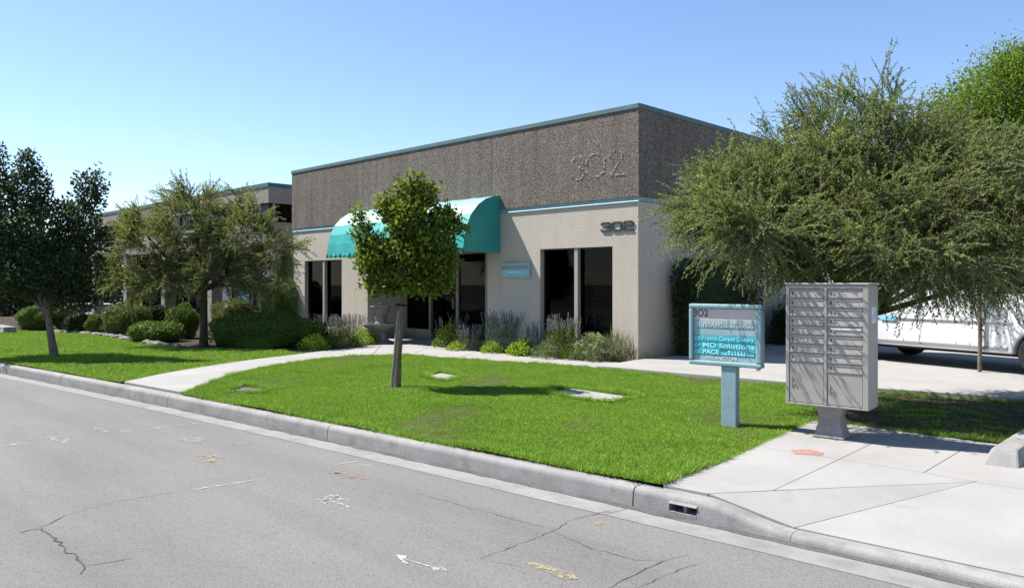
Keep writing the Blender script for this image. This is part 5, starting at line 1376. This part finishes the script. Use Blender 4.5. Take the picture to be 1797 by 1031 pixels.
# ------------------------------------------------------------------ cracks and paint on the road
def ribbon(pts, w, z, jit=0.0, seed=0, sub=6):
    rs = RS(seed); P_ = np.array(pts, float)
    if sub > 1:
        L = np.r_[0, np.cumsum(np.linalg.norm(np.diff(P_, axis=0), axis=1))]; t = np.linspace(0, L[-1], max(2, int(L[-1] / 0.05)))
        P_ = np.stack([np.interp(t, L, P_[:, 0]), np.interp(t, L, P_[:, 1])], 1)
        P_[1:-1] += rs.normal(0, jit, (len(P_) - 2, 2))
    vs_ = []; fs_ = []; n = len(P_)
    for i in range(n):
        t = P_[min(i + 1, n - 1)] - P_[max(i - 1, 0)]; t /= np.linalg.norm(t); nr = np.array([-t[1], t[0]])
        ww = w * (rs.uniform(0.4, 1.3) if jit else 1.0) * (1 if not jit else min(1, 0.35 + 3 * min(i, n - 1 - i) / n))
        vs_ += [(*(P_[i] - nr * ww / 2), z), (*(P_[i] + nr * ww / 2), z)]
    for i in range(n - 1): fs_.append((2 * i, 2 * i + 2, 2 * i + 3, 2 * i + 1))
    return MB().add(vs_, fs_)


g2 = lambda pts: [G(x, y, 0.0)[:2] for x, y in pts]
cracks = [([(35, 935), (70, 925), (84, 937), (105, 952), (112, 966), (135, 974), (148, 990), (153, 995), (140, 1007)], 0.021, 0.012), ([(70, 925), (117, 903)], 0.014, 0.008), ([(150, 992), (232, 979)], 0.012, 0.006), ([(117, 903), (200, 880), (330, 860)], 0.006, 0.008),
          ([(842, 980), (970, 932), (1000, 912)], 0.009, 0.008), ([(730, 865), (860, 900), (975, 930)], 0.006, 0.010), ([(970, 932), (1030, 958), (1120, 983), (1160, 982)], 0.007, 0.010), ([(1068, 1031), (1120, 1005), (1165, 983), (1208, 972)], 0.008, 0.008),
          ([(1120, 1031), (1180, 1003), (1225, 990)], 0.007, 0.010), ([(1000, 912), (1085, 893)], 0.012, 0.004), ([(845, 980), (930, 997)], 0.005, 0.008)]
for k, (pts, w, j) in enumerate(cracks):
    obj('road_crack', ribbon(g2(pts), w * 0.7, 0.0075 if k == 9 else 0.003, j * 0.8, 100 + k), M['crack'], road)


def paint(pts, w, mat_, z=0.004, seed=1, jit=0.006):
    obj('paint_mark', ribbon(g2(pts), w, z, jit, seed), M[mat_], road)


def paint_poly(pts, mat_, z=0.0045):
    obj('paint_mark', MB().sheet(g2(pts), z), M[mat_], road)


# white double arrow in the foreground
paint_poly([(694, 973), (714, 975), (712, 981), (770, 997), (768, 989), (785, 1001), (760, 1001), (758, 996), (704, 979), (718, 990), (708, 988)], 'paintwhite')
# white line and scribbled marks
paint([(336, 860), (452, 841)], 0.035, 'paintwhite', seed=2)
paint([(586, 815), (630, 809)], 0.025, 'paintwhite', seed=3); paint([(625, 815), (655, 818)], 0.02, 'paintwhite', seed=4)
for k, pts in enumerate(([(555, 876), (590, 880), (612, 890)], [(560, 882), (588, 873), (615, 878)], [(572, 868), (600, 872)], [(575, 868), (570, 884)], [(592, 868), (585, 880)])): paint(pts, 0.055, 'paintscribble', seed=20 + k)
for k, pts in enumerate(([(0, 782), (60, 776)], [(70, 768), (128, 764)], [(85, 774), (120, 772)], [(92, 766), (96, 774)], [(160, 756), (192, 750)], [(165, 750), (190, 758)], [(210, 757), (235, 756)], [(250, 755), (300, 747)], [(300, 748), (352, 742)], [(0, 745), (30, 743)], [(25, 718), (48, 716)], [(120, 768), (112, 777)])): paint(pts, 0.055, 'paintscribble', seed=40 + k)
for k, pts in enumerate(([(342, 806), (375, 812)], [(345, 800), (395, 803)], [(360, 797), (352, 806)], [(378, 798), (372, 812)])): paint(pts, 0.06, 'paintyellow', seed=60 + k)
for k, pts in enumerate(([(575, 828), (612, 832)], [(590, 826), (600, 836)])): paint(pts, 0.05, 'paintyellow', seed=70 + k)
for k, pts in enumerate(([(600, 836), (648, 840)], [(615, 832), (640, 834)], [(612, 840), (630, 830)], [(362, 812), (376, 808)])): paint(pts, 0.05, 'paintorange', seed=80 + k)
paint_poly([(926, 987), (948, 988), (1005, 1006), (1014, 1016), (990, 1017), (958, 1003), (930, 994)], 'paintyellow')
paint([(930, 989), (965, 993)], 0.03, 'paintyellow', seed=91)
paint_poly([(1040, 916), (1055, 916), (1062, 920), (1046, 922)], 'paintyellow')
for k, (cx_, cy_, rx_, ry_) in enumerate(((335, 770, 26, 7), (425, 777, 20, 4))):
    rs_ = RS(200 + k); pts = [(cx_ + rx_ * math.cos(a) * rs_.uniform(0.6, 1.15), cy_ + ry_ * math.sin(a) * rs_.uniform(0.6, 1.15)) for a in np.linspace(0, 6.28, 22)[:-1]]
    obj('oil_stain', MB().sheet(g2(pts), 0.002), M['oil'], road)
gp = lambda pts: [G(x, y, 0.152)[:2] for x, y in pts]
obj('paint_mark', MB().sheet(gp([(1387, 789), (1422, 788), (1447, 794), (1440, 799), (1395, 796)]), 0.156), M['paintpink'], apron)
